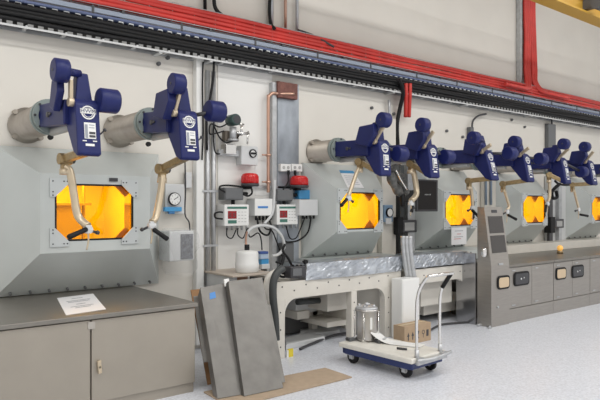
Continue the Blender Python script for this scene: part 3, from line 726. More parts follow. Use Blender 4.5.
# shelf, pot, blue device
sz = at(247, 274, 5.35).z
t = thing('wall_shelf', (at(247, 274, 5.45).x, 5.6, sz), 'beige wall shelf carrying the white pot', 'shelf')
a, b = at(230, 274, 5.35).x, at(272, 274, 5.35).x
MB().box(a, b, 5.30, 5.95, sz-.02, sz).build('board', mat('beige_board', (.50, .43, .36), .5), t, .004)
MB().box(a+.02, b-.42, 5.40, 5.93, .35, sz-.02).build('side_box', LGREY, t, .006)
MB().box(b-.40, b-.25, 5.45, 5.93, sz-.3, sz-.02).build('bracket', mat('brown_bracket', (.30, .17, .11), .6), t, .004)
c = Vector((at(247, 272, 5.5).x, 5.5, sz)); R_ = (at(257, 270, 5.5).x-at(237, 270, 5.5).x)/2
t = thing('white_pot', c, 'white plastic pot with a black stopper standing on the beige shelf', 'pot')
h = at(247, 250, 5.5).z-sz
m = MB().use(WHITE); m.rod(c, c+EZ*h, [(0, R_*.9), (.03, R_*.97), (.40, R_), (.42, R_*.96), (.86, R_*.95), (.95, R_*.88), (1, R_*.3)], 32); m.build('pot_body', None, t)
m = MB().use(BLACK); m.cyl(c+EZ*h, c+EZ*(h+.06), .028, n=16); m.build('stopper', None, t)
tag(MB().tube([at(246, 245, 5.5), at(246, 238, 5.55), at(247, 232, 5.6)], .012, 8, 4).build('copper_tube', COPPER), 'short copper coloured tube rising from the stopper of the white pot', 'tube')
c = at(265, 270, 5.55)
t = thing('valve_positioner', c, 'small blue and white device on its stand beside the white pot', 'device')
wbox('upper_body', 260.5, 252, 268.5, 259, 5.52, .12, mat('pale_blue', (.42, .52, .66), .4), t); wbox('blue_band', 260.5, 251.5, 268.5, 254, 5.512, .1, mat('royal_blue', (.04, .09, .30), .4), t)
wbox('middle', 261.5, 259, 269, 265, 5.53, .1, LBLUE, t); wbox('lower_body', 262, 264, 270, 269, 5.52, .1, LGREY, t)
m = MB().use(DARK); m.rod((c.x-.01, 5.57, sz), at(265, 269, 5.57), [(0, .05), (1, .04)], 14); m.build('foot', None, t)
# black connector block and hoses
t = thing('connector_block', at(297, 279, 5.0), 'black multi-pin connector block at the left end of the foil band', 'connector')
Yc = 4.98
wbox('connector_body', 291, 266.5, 306.5, 278, Yc, .13, DARK, t, .01); wbox('latch', 293, 268.5, 302, 276, Yc-.012, .014, DGREY, t, .004)
m = MB().use(BLACK)
for k in range(3):
    a = at(293+k*4, 266.5, Yc+.06); m.cyl(a, a+EZ*.02, .012, n=8)
m.build('pins', None, t)
for k, (pts, r, lb) in enumerate((([(291, 270), (284, 273), (279, 270), (282, 263), (284, 255)], .018, 'black cable from the connector block up behind the grey hose'),
                                  ([(291, 274), (283, 277), (276, 272), (281, 264), (276, 262)], .013, 'black cable curling left of the connector block'),
                                  ([(292, 266), (288, 258), (283, 251), (285, 244)], .014, 'black cable rising from the connector block along the zinc sheet'))):
    tag(MB().tube([at(x, y, 5.1) for x, y in pts], r, 8, 6).build('connector_cable', BLACK), lb, 'cable')
tag(wbox('terminal_block', 283, 243, 294, 262, 5.80, .1, DGREY), 'grey terminal block fixed to the zinc sheet under the right controller', 'electrical module')
pts = [(283, 268), (277, 273), (273.5, 282), (273, 297), (275, 318), (276, 340)]
m = MB().use(DIRTG); P = [at(x, y, 4.93) for x, y in pts]; m.tube(P, .04, 12, 8)
hs = m.build('corrugated_hose', None); tag(hs, 'black corrugated hose running down the left leg of the ivory frame', 'hose')
m = MB().use(IVORY); m.tube([at(x, y, 5.06) for x, y in [(280, 270), (269, 277), (266.5, 290), (269, 310), (272, 340)]], .035, 12, 6)
tag(m.build('white_hose', None), 'pale thick hose left of the black corrugated hose', 'hose')

# ================================================================== LEFT CABINET
YC = 4.57; xl, xs, xr = .55, at(91, 340, YC).x, at(195.5, 340, YC).x
t = thing('base_cabinet', ((xl+xr)/2, 5.2, 0), 'long beige steel cabinet with two doors under the far left cell', 'cabinet')
ztop = .765
MB().box(xl, xr-.003, YC+.03, 5.93, .08, ztop-.036).build('carcass', CABM, t)
MB().box(xl, xr-.01, YC+.02, 5.90, 0, .08).build('plinth', CABM, t)
MB().box(xl-.03, xr+.015, YC-.02, 5.94, ztop-.036, ztop).build('worktop', CABT, t, .005)
for k, (a, b) in enumerate(((xl, xs-.006), (xs+.006, xr-.005))):
    d = MB().box(a, b, YC, YC+.028, .085, ztop-.045).build('door', CABM, t, .004)
    if k:
        m = MB().use(CHAMP); g = at(99.5, 367, YC-.02); m.obox(g, Vector((.014, 0, .003)), EY*.012, Vector((-.004, 0, .05))); m.cyl(g+EY*.02, g-EY*.012, .012, n=12); m.build('handle', None, d, .004)
g = at(91.5, 325.5, YC-.005); MB().box(g.x-.028, g.x+.028, YC-.008, YC+.01, g.z-.028, g.z+.028).build('catch_plate', mat('catch', (.44, .41, .37), .4, .3), t, .003)
p = [onz(57, 298, ztop+.003), onz(93, 293.5, ztop+.003), onz(106, 309, ztop+.003), onz(66, 315, ztop+.003)]
m = MB().use(PAPER); m.hexa([q-EZ*.002 for q in p], p); m.use(INK)
def onp(u, v): return (p[0]*(1-u)+p[1]*u)*(1-v)+(p[3]*(1-u)+p[2]*u)*v+EZ*.0008
for k, (v, u0, u1) in enumerate(((.16, .35, .65), (.3, .18, .82), (.37, .2, .78), (.52, .38, .62), (.64, .2, .8), (.71, .3, .7))): m.quad(onp(u0, v), onp(u1, v), onp(u1, v+.025), onp(u0, v+.025))
tag(m.build('paper_sheet', None), 'white printed sheet lying on the worktop of the beige cabinet', 'paper')

# ================================================================== LEANING STEEL PANELS AND CARDBOARD
m = MB().use(CARD); m.prism([(2.52, 4.02, .003), (3.84, 4.03, .003), (3.85, 4.42, .003), (2.55, 4.50, .003)], (0, 0, .010))
tag(m.build('cardboard_sheet', None), 'flat brown cardboard sheet on the floor under the leaning steel panels', 'cardboard')
def lean_panel(p00, p10, p01, p11, folds, label, extra=None):
    # corners bottom-left, bottom-right, top-left, top-right ; folds: list of (u, lift)
    t = thing('folded_steel_cover', (p00+p10)/2, label, 'steel panel', 'steel panels leaning by the cabinet')
    n = (p10-p00).cross(p01-p00).normalized()
    if n.y > 0: n = -n
    def P(u, v, l): return (p00*(1-u)+p10*u)*(1-v)+(p01*(1-u)+p11*u)*v+n*l
    return t, P
zc = .014
p00, p10 = onz(244, 396.5, zc), onz(283, 388, zc); p01, p11 = at(228, 281.5, 4.75), at(262, 277.5, 4.75)
t, P = lean_panel(p00, p10, p01, p11, None, 'wider steel panel with folded edges leaning on the wall, on the cardboard sheet')
MB().hexa([P(0,0,0), P(1,0,0), P(1,1,0), P(0,1,0)], [P(0,0,.006), P(1,0,.006), P(1,1,.006), P(0,1,.006)]).build('sheet', STEELP, t, .002)
m = MB().use(STEELP); m.hexa([P(0,0,0), P(.02,0,0), P(.02,1,0), P(0,1,0)], [P(-.01,0,-.05), P(.01,0,-.05), P(.01,1,-.05), P(-.01,1,-.05)]); m.build('left_fold', None, t)
m = MB().use(STEELD); m.hexa([P(.985,0.03,0), P(1,0.03,0), P(1,.80,0), P(.985,.80,0)], [P(.985,0.03,-.06), P(1,0.03,-.06), P(1,.80,-.06), P(.985,.80,-.06)]); m.build('right_fold', None, t)
m = MB().use(STEELP); m.hexa([P(1,.05,-.03), P(1.13,.05,-.03), P(1.13,.74,-.03), P(1,.74,-.03)], [P(1,.05,-.024), P(1.13,.05,-.024), P(1.13,.74,-.024), P(1,.74,-.024)]); m.build('outer_flange', None, t)
p00, p10 = onz(217.5, 399, zc), onz(246, 394, zc); p01, p11 = at(200, 288, 4.82), at(227, 283, 4.82)
t, P = lean_panel(p00, p10, p01, p11, None, 'narrower steel panel with a scrap of blue tape, leaning left of the wider panel')
MB().hexa([P(0,0,0), P(1.1,0,0), P(1.1,1,0), P(0,1,0)], [P(0,0,.006), P(1.1,0,.006), P(1.1,1,.006), P(0,1,.006)]).build('sheet', STEELP, t, .002)
m = MB().use(STEELD); m.hexa([P(0,0,0), P(.02,0,0), P(.02,1,0), P(0,1,0)], [P(0,0,-.09), P(.02,0,-.09), P(.02,.96,-.09), P(0,.96,-.09)]); m.build('left_fold', None, t)
m = MB().use(STEELP); m.hexa([P(-.15,.35,-.09), P(0,.35,-.09), P(0,.97,-.09), P(-.15,.97,-.09)], [P(-.15,.35,-.096), P(0,.35,-.096), P(0,.97,-.096), P(-.15,.97,-.096)]); m.build('back_flange', None, t)
m = MB().use(BRIGHTB); m.hexa([P(.27,.87,.0065), P(.50,.875,.0065), P(.50,.935,.0065), P(.30,.93,.0065)], [P(.27,.87,.008), P(.50,.875,.008), P(.50,.935,.008), P(.30,.93,.008)]); m.build('blue_tape', None, t)
m = MB().use(WHITE); m.hexa([P(.86,.96,.006), P(1.05,.96,.006), P(1.05,1.03,.006), P(.86,1.03,.006)], [P(.86,.96,.03), P(1.05,.96,.03), P(1.05,1.03,.03), P(.86,1.03,.03)]); m.build('edge_protector', None, t, .004)
m = MB().use(BROWN); a = onz(208, 385, .012); m.prism([a, a+Vector((.16, .02, 0)), a+Vector((.20, .46, .78)), a+Vector((.08, .46, .78))], (0, .012, 0))
tag(m.build('brown_board', None), 'brown board standing behind the narrower steel panel', 'board')

# ================================================================== IVORY FRAMES, FOIL BANDS, UNDERFRAME
def frame(name, legs, ztop, zbeam, Y, label, arcs, xr=None, spans=None):
    t = thing(name, ((legs[0][0]+legs[-1][1])/2, Y+.4, 0), label, 'machine frame', 'ivory steel support frames')
    X0_, X1_ = legs[0][0], (xr or legs[-1][1])
    m = MB().use(IVORY); m.box(X0_, X1_, Y, Y+.05, zbeam, ztop)
    for (a, b, R) in arcs:                                   # rounded corner gussets of the arches
        s_ = 1 if b > a else -1
        n = 8; pts = [(a, Y, zbeam+.001)]+[(a+s_*R*(1-math.sin(k/n*PI/2)), Y, zbeam-R*(1-math.cos(k/n*PI/2))) for k in range(n+1)]
        m.prism(pts, (0, .05, 0))
    m.use(DARK)
    nb = int((X1_-X0_)/.16)
    for k in range(nb): x = X0_+.08+k*.16; m.cyl((x, Y+.01, ztop-.05-(k % 2)*.05), (x, Y-.004, ztop-.05-(k % 2)*.05), .009, n=8)
    m.build('front_beam', None, t, .004)
    m = MB().use(IVORY); m.box(X0_+.25, X1_, Y+.05, 5.86, ztop-.03, ztop); m.build('table_plate', None, t)
    MB().box(X0_+.25, X1_, 5.83, 5.86, .02, ztop-.03).build('shade_backing', mat('shade_backing_grey', (.10, .10, .10), .6), t)  # dark sheet added to stand for the shade under the table
    for (a, b) in legs:
        m = MB().use(IVORY); m.box(a, b, Y, Y+.09, 0, zbeam); m.use(DARK)
        for k in range(3): m.cyl(((a+b)/2, Y+.01, .12+k*.18), ((a+b)/2, Y-.004, .12+k*.18), .009, n=8)
        m.build('leg', None, t, .005)
        MB().box(a, b, 5.7, 5.78, 0, ztop-.03).build('leg', IVORY, t, .005)
    return t
YT = 5.0
L0, L1 = at(276, 300, YT).x, at(285, 300, YT).x; M0, M1 = at(351.5, 300, YT).x, at(357, 300, YT).x; R0, R1 = at(385, 300, YT).x, at(392, 300, YT).x
f2 = frame('machine_table', [(L0, L1), (M0, M1), (R0, R1)], .795, .61, YT, 'ivory steel frame with arched openings under the cell with the blue-headed notice', [(L1, M0, .16), (R0, M1, .16)], xr=at(401, 280, YT).x)
F0 = at(412, 280, YT).x; F1 = at(467, 280, YT).x
t = thing('machine_table', ((F0+F1)/2, 5.4, 0), 'ivory steel frame behind the trolley handle, beside the steel console', 'machine frame', 'ivory steel support frames')
m = MB().use(IVORY); m.box(F0, F1, YT, YT+.05, .60, .785)
n = 8; R = .18; a = F1-.04; m.prism([(a, YT, .601)]+[(a-R*(1-math.sin(k/n*PI/2)), YT, .60-R*(1-math.cos(k/n*PI/2))) for k in range(n+1)], (0, .05, 0))
m.use(DARK)
for k in range(7): m.cyl((F0+.08+k*.15, YT+.01, .70), (F0+.08+k*.15, YT-.004, .70), .009, n=8)
m.build('front_beam', None, t, .004)
MB().box(F0, F1, YT+.05, 5.86, .755, .785).build('table_plate', IVORY, t)
MB().box(F0+.1, F1, 5.83, 5.86, .02, .755).build('shade_backing', MATS['shade_backing_grey'], t)  # same added dark sheet, its colour standing for underframe shade
MB().box(F1-.04, F1+.02, YT, YT+.08, 0, .60).build('leg', IVORY, t, .004)
MB().box(F0, F0+.1, YT+.3, YT+.4, 0, .755).build('leg', IVORY, t, .004)
# foil bands
def foil(x0, x1, yt, yb, Y, label):
    a, b = at(x0, 270, Y).x, at(x1, 262, Y).x; zt = at(x0, yt, Y).z; zb = at(x0, yb, Y).z
    m = MB().use(FOIL); n = 44; k = 9; i0 = len(m.v); rnd = random.Random(int(x0))
    for j in range(k):
        v = j/(k-1)
        for i in range(n):
            u = i/(n-1); m.v.append(Vector((a+(b-a)*u, Y+rnd.uniform(-.005, .005)+.006*math.sin(u*26+v*5), zb+(zt-zb)*v+rnd.uniform(-.003, .003))))
    for j in range(k-1):
        for i in range(n-1): q = i0+j*n+i; m.face([q, q+1, q+n+1, q+n], False)
    for (z0_, z1_) in ((zt, zt-.005), (zb+.005, zb)): m.box(a, b, Y+.01, Y+.3, z1_, z0_)
    m.box(a, a+.01, Y+.02, Y+.3, zb, zt); m.box(b-.01, b, Y+.02, Y+.3, zb, zt)
    return tag(m.build('foil_wrapped_duct', None), label, 'duct')
foil(306.5, 402, 263.5, 280.5, YT-.02, 'crumpled foil wrapped duct along the top of the frame with arched openings')
foil(413, 467.5, 255.5, 268.5, YT-.02, 'shorter crumpled foil wrapped duct nearest the steel console')
# ledges under the cells (bolted flange)
for k, (a, b) in enumerate(((4.72, 6.1), (6.72, 8.2))):
    m = MB().use(CELL); m.box(a, b, 5.32, 5.94, .80, .93); m.use(DARK)
    for q in range(6): m.cyl((a+.15+q*.2, 5.325, .90), (a+.15+q*.2, 5.31, .90), .012, n=8)
    tag(m.build('cell_base', None, None, .004), ['grey base slab under the cell with the blue-headed notice', 'grey base slab under the cell with the white sheet'][k], 'base slab')
tag(MB().box(8.25, 12.9, 5.55, 5.94, .79, .93).build('cell_base', IVORY, None, .004), 'pale base strip along the back of the steel worktop, under the right cells', 'base slab')
# things under the first frame
u0, u1 = at(318, 300, 5.4).x, at(349, 300, 5.4).x
t = thing('hanging_bin', ((u0+u1)/2, 5.5, .32), 'white open-fronted housing hanging inside the left arch of the ivory frame', 'housing')
a, b = at(327.5, 290, 5.25).x, at(350.5, 290, 5.25).x; zt, zb_ = .76, at(350, 324, 5.25).z; zb2 = zb_+.0
m = MB().use(IVORY); m.box(a, b, 5.25, 5.75, zb_, zb_+.06); m.box(b-.06, b, 5.25, 5.75, zb_, zt); m.box(a, b, 5.70, 5.75, zb_, zt); m.box(a, b, 5.25, 5.75, at(340, 310, 5.25).z, zt)
m.build('housing', None, t, .006)
tag(MB().box(at(300, 310, 5.5).x, a-.02, 5.55, 5.8, .24, .34).build('cross_duct', IVORY, None, .01), 'pale cross duct running low behind the left arch', 'duct')
tag(MB().box(at(296, 320, 5.6).x, at(317, 320, 5.6).x, 5.6, 5.85, .30, .58).build('grey_housing', LGREY, None, .01), 'grey box deep inside the left arch of the ivory frame', 'box')
o = MB().cyl(at(297, 302, 5.4), at(326, 300, 5.4), .035, n=14).build('dark_pipe', DIRTG); tag(o, 'dark pipe crossing high inside the left arch', 'pipe')
o = MB().cyl(at(301, 292, 5.35), at(330, 292, 5.35), .03, n=14).build('dark_pipe', DARK); tag(o, 'dark pipe just under the beam inside the left arch', 'pipe')
for k, (q, lb) in enumerate((([(286, 345), (325, 336), (309, 331), (285, 338)], 'long pale tray on the floor inside the left arch, nearer one'), ([(300, 335), (340, 330), (331, 325), (300, 329)], 'second pale tray on the floor deeper inside the left arch'))):
    P4 = [onz(x, y, .06) for x, y in q]; m = MB().use(LGREY); m.hexa([p_-EZ*.058 for p_ in P4], P4); tag(m.build('floor_tray', None, None, .005), lb, 'tray')
a = onz(291, 357, .0); m = MB().use(YELL); m.box(a.x-.03, a.x+.03, a.y, a.y+.02, .001, .085); m.use(WHITE); m.box(a.x-.055, a.x-.031, a.y-.0, a.y+.02, .001, .075)
tag(m.build('yellow_tag', None), 'small yellow and white tag standing on the floor at the left frame leg', 'tag')
o = MB().tube([onz(300, 349, .02), onz(316, 342, .02), onz(335, 335, .03), onz(350, 333, .03)], .016, 8, 5).build('floor_cable', DARK); tag(o, 'dark cable lying on the floor inside the left arch', 'cable')
# tray and boxes under second arch
tag(MB().box(at(360, 310, 5.5).x, at(383, 310, 5.5).x, 5.55, 5.8, .2, .76).build('pale_housing', IVORY, None, .008), 'pale housing behind the steel canister inside the right arch', 'housing')
# white cabinet and carton
Yb = 4.80; a, b = at(402, 300, Yb).x, at(419.5, 300, Yb).x; ztb = at(402, 279.5, Yb).z
t = thing('white_cabinet', ((a+b)/2, Yb+.1, 0), 'plain white upright cabinet box behind the brown carton', 'cabinet box')
MB().box(a, b, Yb, Yb+.17, 0, ztb).build('case', WHITE, t, .006)
MB().box(a+.012, b-.012, Yb-.006, Yb, .03, ztb-.015).build('door', WHITE, t, .003)
Y0c = 4.58; a, b = at(404.5, 335, Y0c).x, at(431, 335, Y0c).x; hz = .215
t = thing('carton', ((a+b)/2, Y0c+.08, 0), 'brown cardboard carton with black handling marks behind the trolley', 'carton')
MB().box(a, b, Y0c, Y0c+.17, 0, hz).build('carton_body', CARDB, t, .004)
m = MB().use(mat('tape', (.52, .40, .24), .35)); m.box(a, b, Y0c+.065, Y0c+.105, hz, hz+.002); m.build('tape', None, t)
m = MB().use(DARK); y = Y0c-.0015; wd = b-a
for fx in (.14, .30):
    x = a+wd*fx
    m.prism([(x-.022, y, .095), (x+.022, y, .095), (x, y, .14)], (0, .001, 0)); m.box(x-.008, x+.008, y, y+.001, .05, .095)
x = a+wd*.5; m.prism([(x-.022, y, .14), (x+.022, y, .14), (x+.006, y, .10), (x-.006, y, .10)], (0, .001, 0)); m.box(x-.004, x+.004, y, y+.001, .065, .1); m.box(x-.02, x+.02, y, y+.001, .055, .065)
x = a+wd*.70; m.ring((x, y, .115), EY, .018, .025, .001, 16); m.box(x-.003, x+.003, y, y+.001, .05, .09)
x = a+wd*.86; m.box(x-.02, x+.02, y, y+.001, .06, .135)
m.build('handling_marks', None, t)

# under the second frame
a, b = at(421, 295, 5.15).x, at(452, 295, 5.15).x
t = thing('storage_box', ((a+b)/2, 5.3, .3), 'big ivory drawer box hanging behind the trolley handle', 'drawer box')
MB().box(a, b, 5.15, 5.5, at(440, 304, 5.15).z, .755).build('drawer_body', IVORY, t, .01)
a, b = at(424, 310, 5.3).x, at(457, 310, 5.3).x
tag(MB().box(a, b, 5.3, 5.6, .10, .36).build('ivory_box', IVORY, None, .01), 'low ivory box under the hanging drawer box', 'box')
m = MB().use(DARK); x = at(462, 310, 5.3).x
for k in range(5): m.tube([(x-.12+.06*k, 5.2+.03*k, .03), (x-.2+.09*k, 5.25, .22+.03*(k % 2)), (x+.1-.04*k, 5.35, .30), (x+.05, 5.3, .05+.04*k)], .014, 7, 6)
tag(m.build('cable_tangle', None), 'tangle of dark cables between the low ivory box and the steel side panel', 'cable tangle', kind='stuff')
o = MB().tube([onz(426, 333, .02), onz(440, 325, .02), onz(455, 323, .02), onz(470, 322, .02)], .014, 8, 5).build('floor_cable', DARK); tag(o, 'black cable lying on the floor in front of the low ivory box', 'cable')
m = MB().use(RED); m.tube([(x-.05, 5.15, .10), (x+.05, 5.15, .13), (x+.16, 5.2, .12)], .02, 8, 5); tag(m.build('red_lead', None), 'short red lead in the dark gap left of the steel console', 'cable')
c = at(457, 281, 5.45); tag(MB().cyl(c, c+EY*.1, .06, n=20).build('round_cap', GREYP), 'round grey cap inside the arch beside the steel console', 'cap')

# ================================================================== BETWEEN CELL 2 AND 3
tag(wbox('bolted_strip', 382, 118, 396, 262, 5.86, .08, IVORY), 'pale bolted wall strip between the second and third cells', 'wall strip')
m = MB().use(DARK)
tag(wbox('dark_trunking', 400, 165, 404.5, 262, 5.84, .10, DIRTG), 'dark upright trunking between the second and third cells', 'trunking')
tag(wbox('grey_upright', 408, 150, 415, 262, 5.83, .12, GALV), 'grey upright post left of the third cell', 'post')
c = at(389.5, 212, 5.82)
t = thing('dial_gauge', (c.x, 5.84, c.z-.18), 'small gauge in a blue case on the pale strip between second and third cells', 'gauge')
wbox('case', 384.5, 205, 393, 222, 5.80, .13, mat('blue_grey_case', (.20, .30, .42), .4), t)
g = at(389, 212.5, 5.795); m = MB().use(WHITE); m.cyl(g, g-EY*.02, .055, n=24); m.build('dial', None, t)
m = MB().use(BLACK); m.ring(g-EY*.01, EY, .055, .065, .03, 24); m.build('bezel', None, t)
wbox('label', 386, 218, 391.5, 224, 5.79, .012, LGREY, t, .001)
t = thing('handset', at(405, 235, 5.6), 'dark grey screen handset in a black holder between the second and third cells', 'handset')
wbox('holder', 398, 217, 404, 235, 5.75, .09, BLACK, t, .015); wbox('screen_case', 403, 220, 417, 232.5, 5.75, .08, DARK, t, .01); wbox('screen', 405, 222.5, 414.5, 230.5, 5.742, .01, GREYP, t, .002)
tag(MB().tube([at(x, y, 5.76) for x, y in [(400, 228), (398, 238), (397.5, 243), (398.5, 252), (401, 251), (402, 240)]], .012, 8, 6).build('looped_cable', BLACK), 'black cord looping below the dark handset', 'cord')
for k in range(3):
    o = MB().tube([at(403+k*3.4+x, y, 4.94-.03*k) for x, y in [(0, 236), (.5, 250), (2.5, 266), (5, 280), (6, 284)]], .03, 10, 5).build('silver_hose', GALV)
    tag(o, ['left', 'middle', 'right'][k]+' silver hose of the bundle falling past the end of the long foil duct', 'hose', 'silver hoses between the foil ducts')
# black sleeved arm beside manipulator 4
t = thing('sleeved_arm', at(398, 180, 5.25), 'bunched dark grey sleeved arm hanging beside the thick pale forearm', 'manipulator sleeve')
m = MB().use(mat('sleeve_grey', (.10, .10, .095), .5, noise=.5, nscale=18, bump=.6, bscale=25)); P = [at(x, y, 5.2) for x, y in [(393, 166), (396, 173), (399, 181), (404, 189), (406, 195)]]; m.tube(P, [.05, .09, .06, .095, .06, .085, .045, .06, .03], 14, 6)
m.tube([at(x, y, 5.12) for x, y in [(391, 173), (393, 183), (399, 192), (404, 196)]], [.04, .07, .045, .065, .04, .03], 12, 6); m.build('sleeve', None, t)
m = MB().use(BLACK); m.rod(at(402.5, 194, 5.1), at(403, 207, 5.08), [(0, .025), (.1, .036), (.9, .032), (1, .02)], 14); m.build('grip', None, t)
m = MB().use(CHROME); m.tube([at(396, 170, 5.1), at(401, 180, 5.08), at(407, 190, 5.06)], .013, 8, 4); m.build('link_rod', None, t)
# tablet on the third cell
Yt = 5.36
t = thing('tablet', at(427, 211, Yt), 'black tablet mounted on the left slope of the third cell', 'tablet')
wbox('tablet_case', 417, 179.5, 438, 211.5, Yt, .04, DARK, t, .008); wbox('screen', 418.5, 181, 436.5, 209.5, Yt-.004, .005, mat('black_screen', (.014, .012, .012), .5, spec=.25), t, .001)
m = MB().use(GREYP)
for k in range(5): a = at(425+k*1.3, 194.6, Yt-.006); m.box(a.x, a.x+.011, Yt-.006, Yt-.003, a.z-.008, a.z+.008)
m.build('screen_text', None, t)
wbox('mount', 423, 190, 431, 202, Yt+.04, .48, DARK, t, .004)
# papers on cells
# blue headed notice lying on the upper slope of cell 2
c2 = CELLS[1]; sl = Vector((0, YO-YF, c2['oz'][1]-c2['iz'][1])); n_ = Vector((0, -sl.z, sl.y)).normalized()
def slope2(px, py):
    d = ray(px, py); p0 = Vector((0, YF, c2['iz'][1])); k = (p0-Vector((0, 0, CAMZ))).dot(n_)/d.dot(n_); return Vector((0, 0, CAMZ))+d*k+n_*.004
q = [slope2(339, 170.5), slope2(353, 171), slope2(364, 188), slope2(347.5, 187.5)]
m = MB().use(PAPER); m.hexa([v-n_*.003 for v in q], q)
def onq(u, v): return (q[0]*(1-u)+q[1]*u)*(1-v)+(q[3]*(1-u)+q[2]*u)*v+n_*.0008
m.use(LBLUE); m.quad(onq(0, 0), onq(1, 0), onq(1, .17), onq(0, .17)); m.use(INK)
for k in range(5): m.quad(onq(.12, .32+k*.12), onq(.85, .32+k*.12), onq(.85, .345+k*.12), onq(.12, .345+k*.12))
tag(m.build('notice_sheet', None), 'white notice with a blue header on the upper slope of the second cell', 'notice')
Yp = YF-.022
t = tag(wbox('paper_sheet', 451.5, 227.5, 466.5, 244.5, Yp, .003, PAPER, None, 0), 'white printed sheet stuck below the amber window of the third cell', 'paper')
m = MB().use(INK); m2 = MB().use(mat('red_print', (.55, .12, .12), .6))
for k, (y, x0, x1) in enumerate(((231, 455, 463), (234, 457, 461), (237, 454, 463), (239, 454, 461))):
    a, b = at(x0, y, Yp-.001), at(x1, y, Yp-.001); (m if k in (0, 2) else m2).box(a.x, b.x, Yp-.0012, Yp-.0002, a.z-.005, a.z+.003)
m.build('grey_lines', None, t); m2.build('red_lines', None, t)
# black rubber stops on cell flanges / wall knobs
for k, (px, py, Y) in enumerate(((51, 137, 5.8), (149, 144, 5.8), (341, 160, 5.8), (371, 257.5, 5.3), (306.5, 262, 4.98))):
    a = at(px, py, Y); tag(MB().rod(a+EY*.06, a, [(0, .012), (.5, .012), (.55, .026), (1, .024)], 14).build('rubber_stop', BLACK),
        ['black knob on the top of the far left cell, under its left tube', 'black knob on the far left cell, under its right tube', 'black knob on the second cell, under its left tube', 'black knob at the foot of the second cell', 'black knob at the left end of the long foil duct'][k], 'knob')
for k, (px, py) in enumerate(((167, 58), (158, 64), (371, 108), (393, 114), (446, 131), (462, 137), (511, 120), (524, 127))):
    a = at(px, py, YW); m = MB().use(DGREY); m.cyl(a-EY*.001, a-EY*.03, .022, n=12); m.cyl(a-EY*.03, a-EY*.04, .012, n=8)
    tag(m.build('wall_plug', None), 'small dark plug in the cream wall between trays and manipulators', 'wall plug', 'dark plugs in the wall')
# vertical box and wires between manipulators 4-6
for k, (px0, px1, y0, y1) in enumerate(((470.5, 474, 127, 140), (548.5, 556, 124, 150))):
    tag(wbox('wall_bracket', px0, y0, px1, y1, 5.87, .07, DGREY), ['small dark wall bracket behind the fifth manipulator', 'dark wall bracket behind the seventh manipulator'][k], 'bracket')
o = MB().tube([at(x, y, 5.88) for x, y in [(472, 128), (473, 121), (478, 116), (486, 114)]], .016, 8, 6).build('bracket_wire', DARK); tag(o, 'dark wire curling up from the bracket behind the fifth manipulator', 'wire')
o = MB().tube([at(x, y, 5.88) for x, y in [(552, 124), (551, 117), (550, 112)]], .016, 8, 4).build('bracket_wire', DARK); tag(o, 'dark wire going up from the bracket behind the seventh manipulator', 'wire')
# strip between cells 3/4 and 4/5
tag(wbox('wall_strip', 484, 178, 496, 230, 5.87, .07, IVORY), 'pale wall strip left of the fourth cell behind the console', 'wall strip')
for k, (px, y0, y1) in enumerate(((486, 150, 205), (491, 150, 205))):
    a = at(px, 180, 5.84); tag(MB().cyl((a.x, 5.84, at(px, y1, 5.84).z), (a.x, 5.84, at(px, y0, 5.84).z), .02, n=10).build('blue_pipe', mat('blue_grey_pipe', (.22, .28, .36), .4)), ['left', 'right'][k]+' blue-grey pipe on the strip above the steel console', 'pipe')
tag(wbox('wall_strip', 548, 176, 566, 258, 5.87, .07, LGREY), 'grey wall strip between the fourth and fifth cells', 'wall strip')
tag(wbox('dark_trunking', 549.5, 190, 553, 246, 5.82, .05, DARK), 'black upright trunking between the fourth and fifth cells', 'trunking')
tag(wbox('pale_pipe', 559, 186, 562, 250, 5.80, .07, GALV), 'pale upright pipe between the fourth and fifth cells', 'pipe')
t = thing('handset', at(556, 230, 5.7), 'dark handset frame between the fourth and fifth cells', 'handset')
wbox('holder', 551, 217, 555.5, 233, 5.68, .14, BLACK, t, .012); wbox('screen_case', 555, 219, 564, 228, 5.7, .08, DARK, t, .008); wbox('screen', 557, 221, 562.5, 226.5, 5.692, .01, GREYP, t, .002)
tag(MB().tube([at(x, y, 5.6) for x, y in [(560, 184), (556, 187), (552, 192), (553, 198), (557, 197), (556, 191)]], .03, 10, 6).build('black_hose', BLACK), 'black hose loop beside the arm of the seventh manipulator', 'hose')
tag(MB().tube([at(x, y, 5.5) for x, y in [(574, 184), (566, 185), (559, 184), (555, 181)]], .02, 8, 5).build('black_hose', BLACK), 'black hose running level from the rightmost cell to the hose loop', 'hose')

# ================================================================== STEEL CONSOLE AND CABINETS AT RIGHT
XC0, XC1 = 6.84, at(509.5, 280, 4.55).x
t = thing('steel_console', ((XC0+XC1)/2, 4.7, 0), 'tall steel console with two dark glass panels, in front of the third cell', 'console')
YB = 4.55; YTp = 4.66; zt = 1.575; zk = .80; yb = 4.77
def cf(u, z):                                                # point on the leaning front
    k = max(0, (z-zk)/(zt-zk)); x0 = XC0; x1 = XC1; return Vector((x0+(x1-x0)*u, YB+(YTp-YB)*k, z))
m = MB().use(STEEL)
m.hexa([cf(0, 0), cf(1, 0), Vector((XC1, yb, 0)), Vector((XC0, yb, 0))], [cf(0, zk), cf(1, zk), Vector((XC1, yb, zk)), Vector((XC0, yb, zk))])
m.hexa([cf(0, zk), cf(1, zk), Vector((XC1, yb, zk)), Vector((XC0, yb, zk))], [cf(0, zt), cf(1, zt), Vector((XC1, yb, zt)), Vector((XC0, yb, zt))])
m.build('console_body', None, t, .006)
nf = Vector((0, -(zt-zk), (YTp-YB))).normalized()
def panel(u0, u1, za, zb, name, mm, lift=.004, par=t):
    m = MB().use(mm); m.hexa([cf(u0, za)-nf*.002, cf(u1, za)-nf*.002, cf(u1, zb)-nf*.002, cf(u0, zb)-nf*.002], [cf(u0, za)+nf*lift, cf(u1, za)+nf*lift, cf(u1, zb)+nf*lift, cf(u0, zb)+nf*lift]); return m.build(name, None, par, .002)
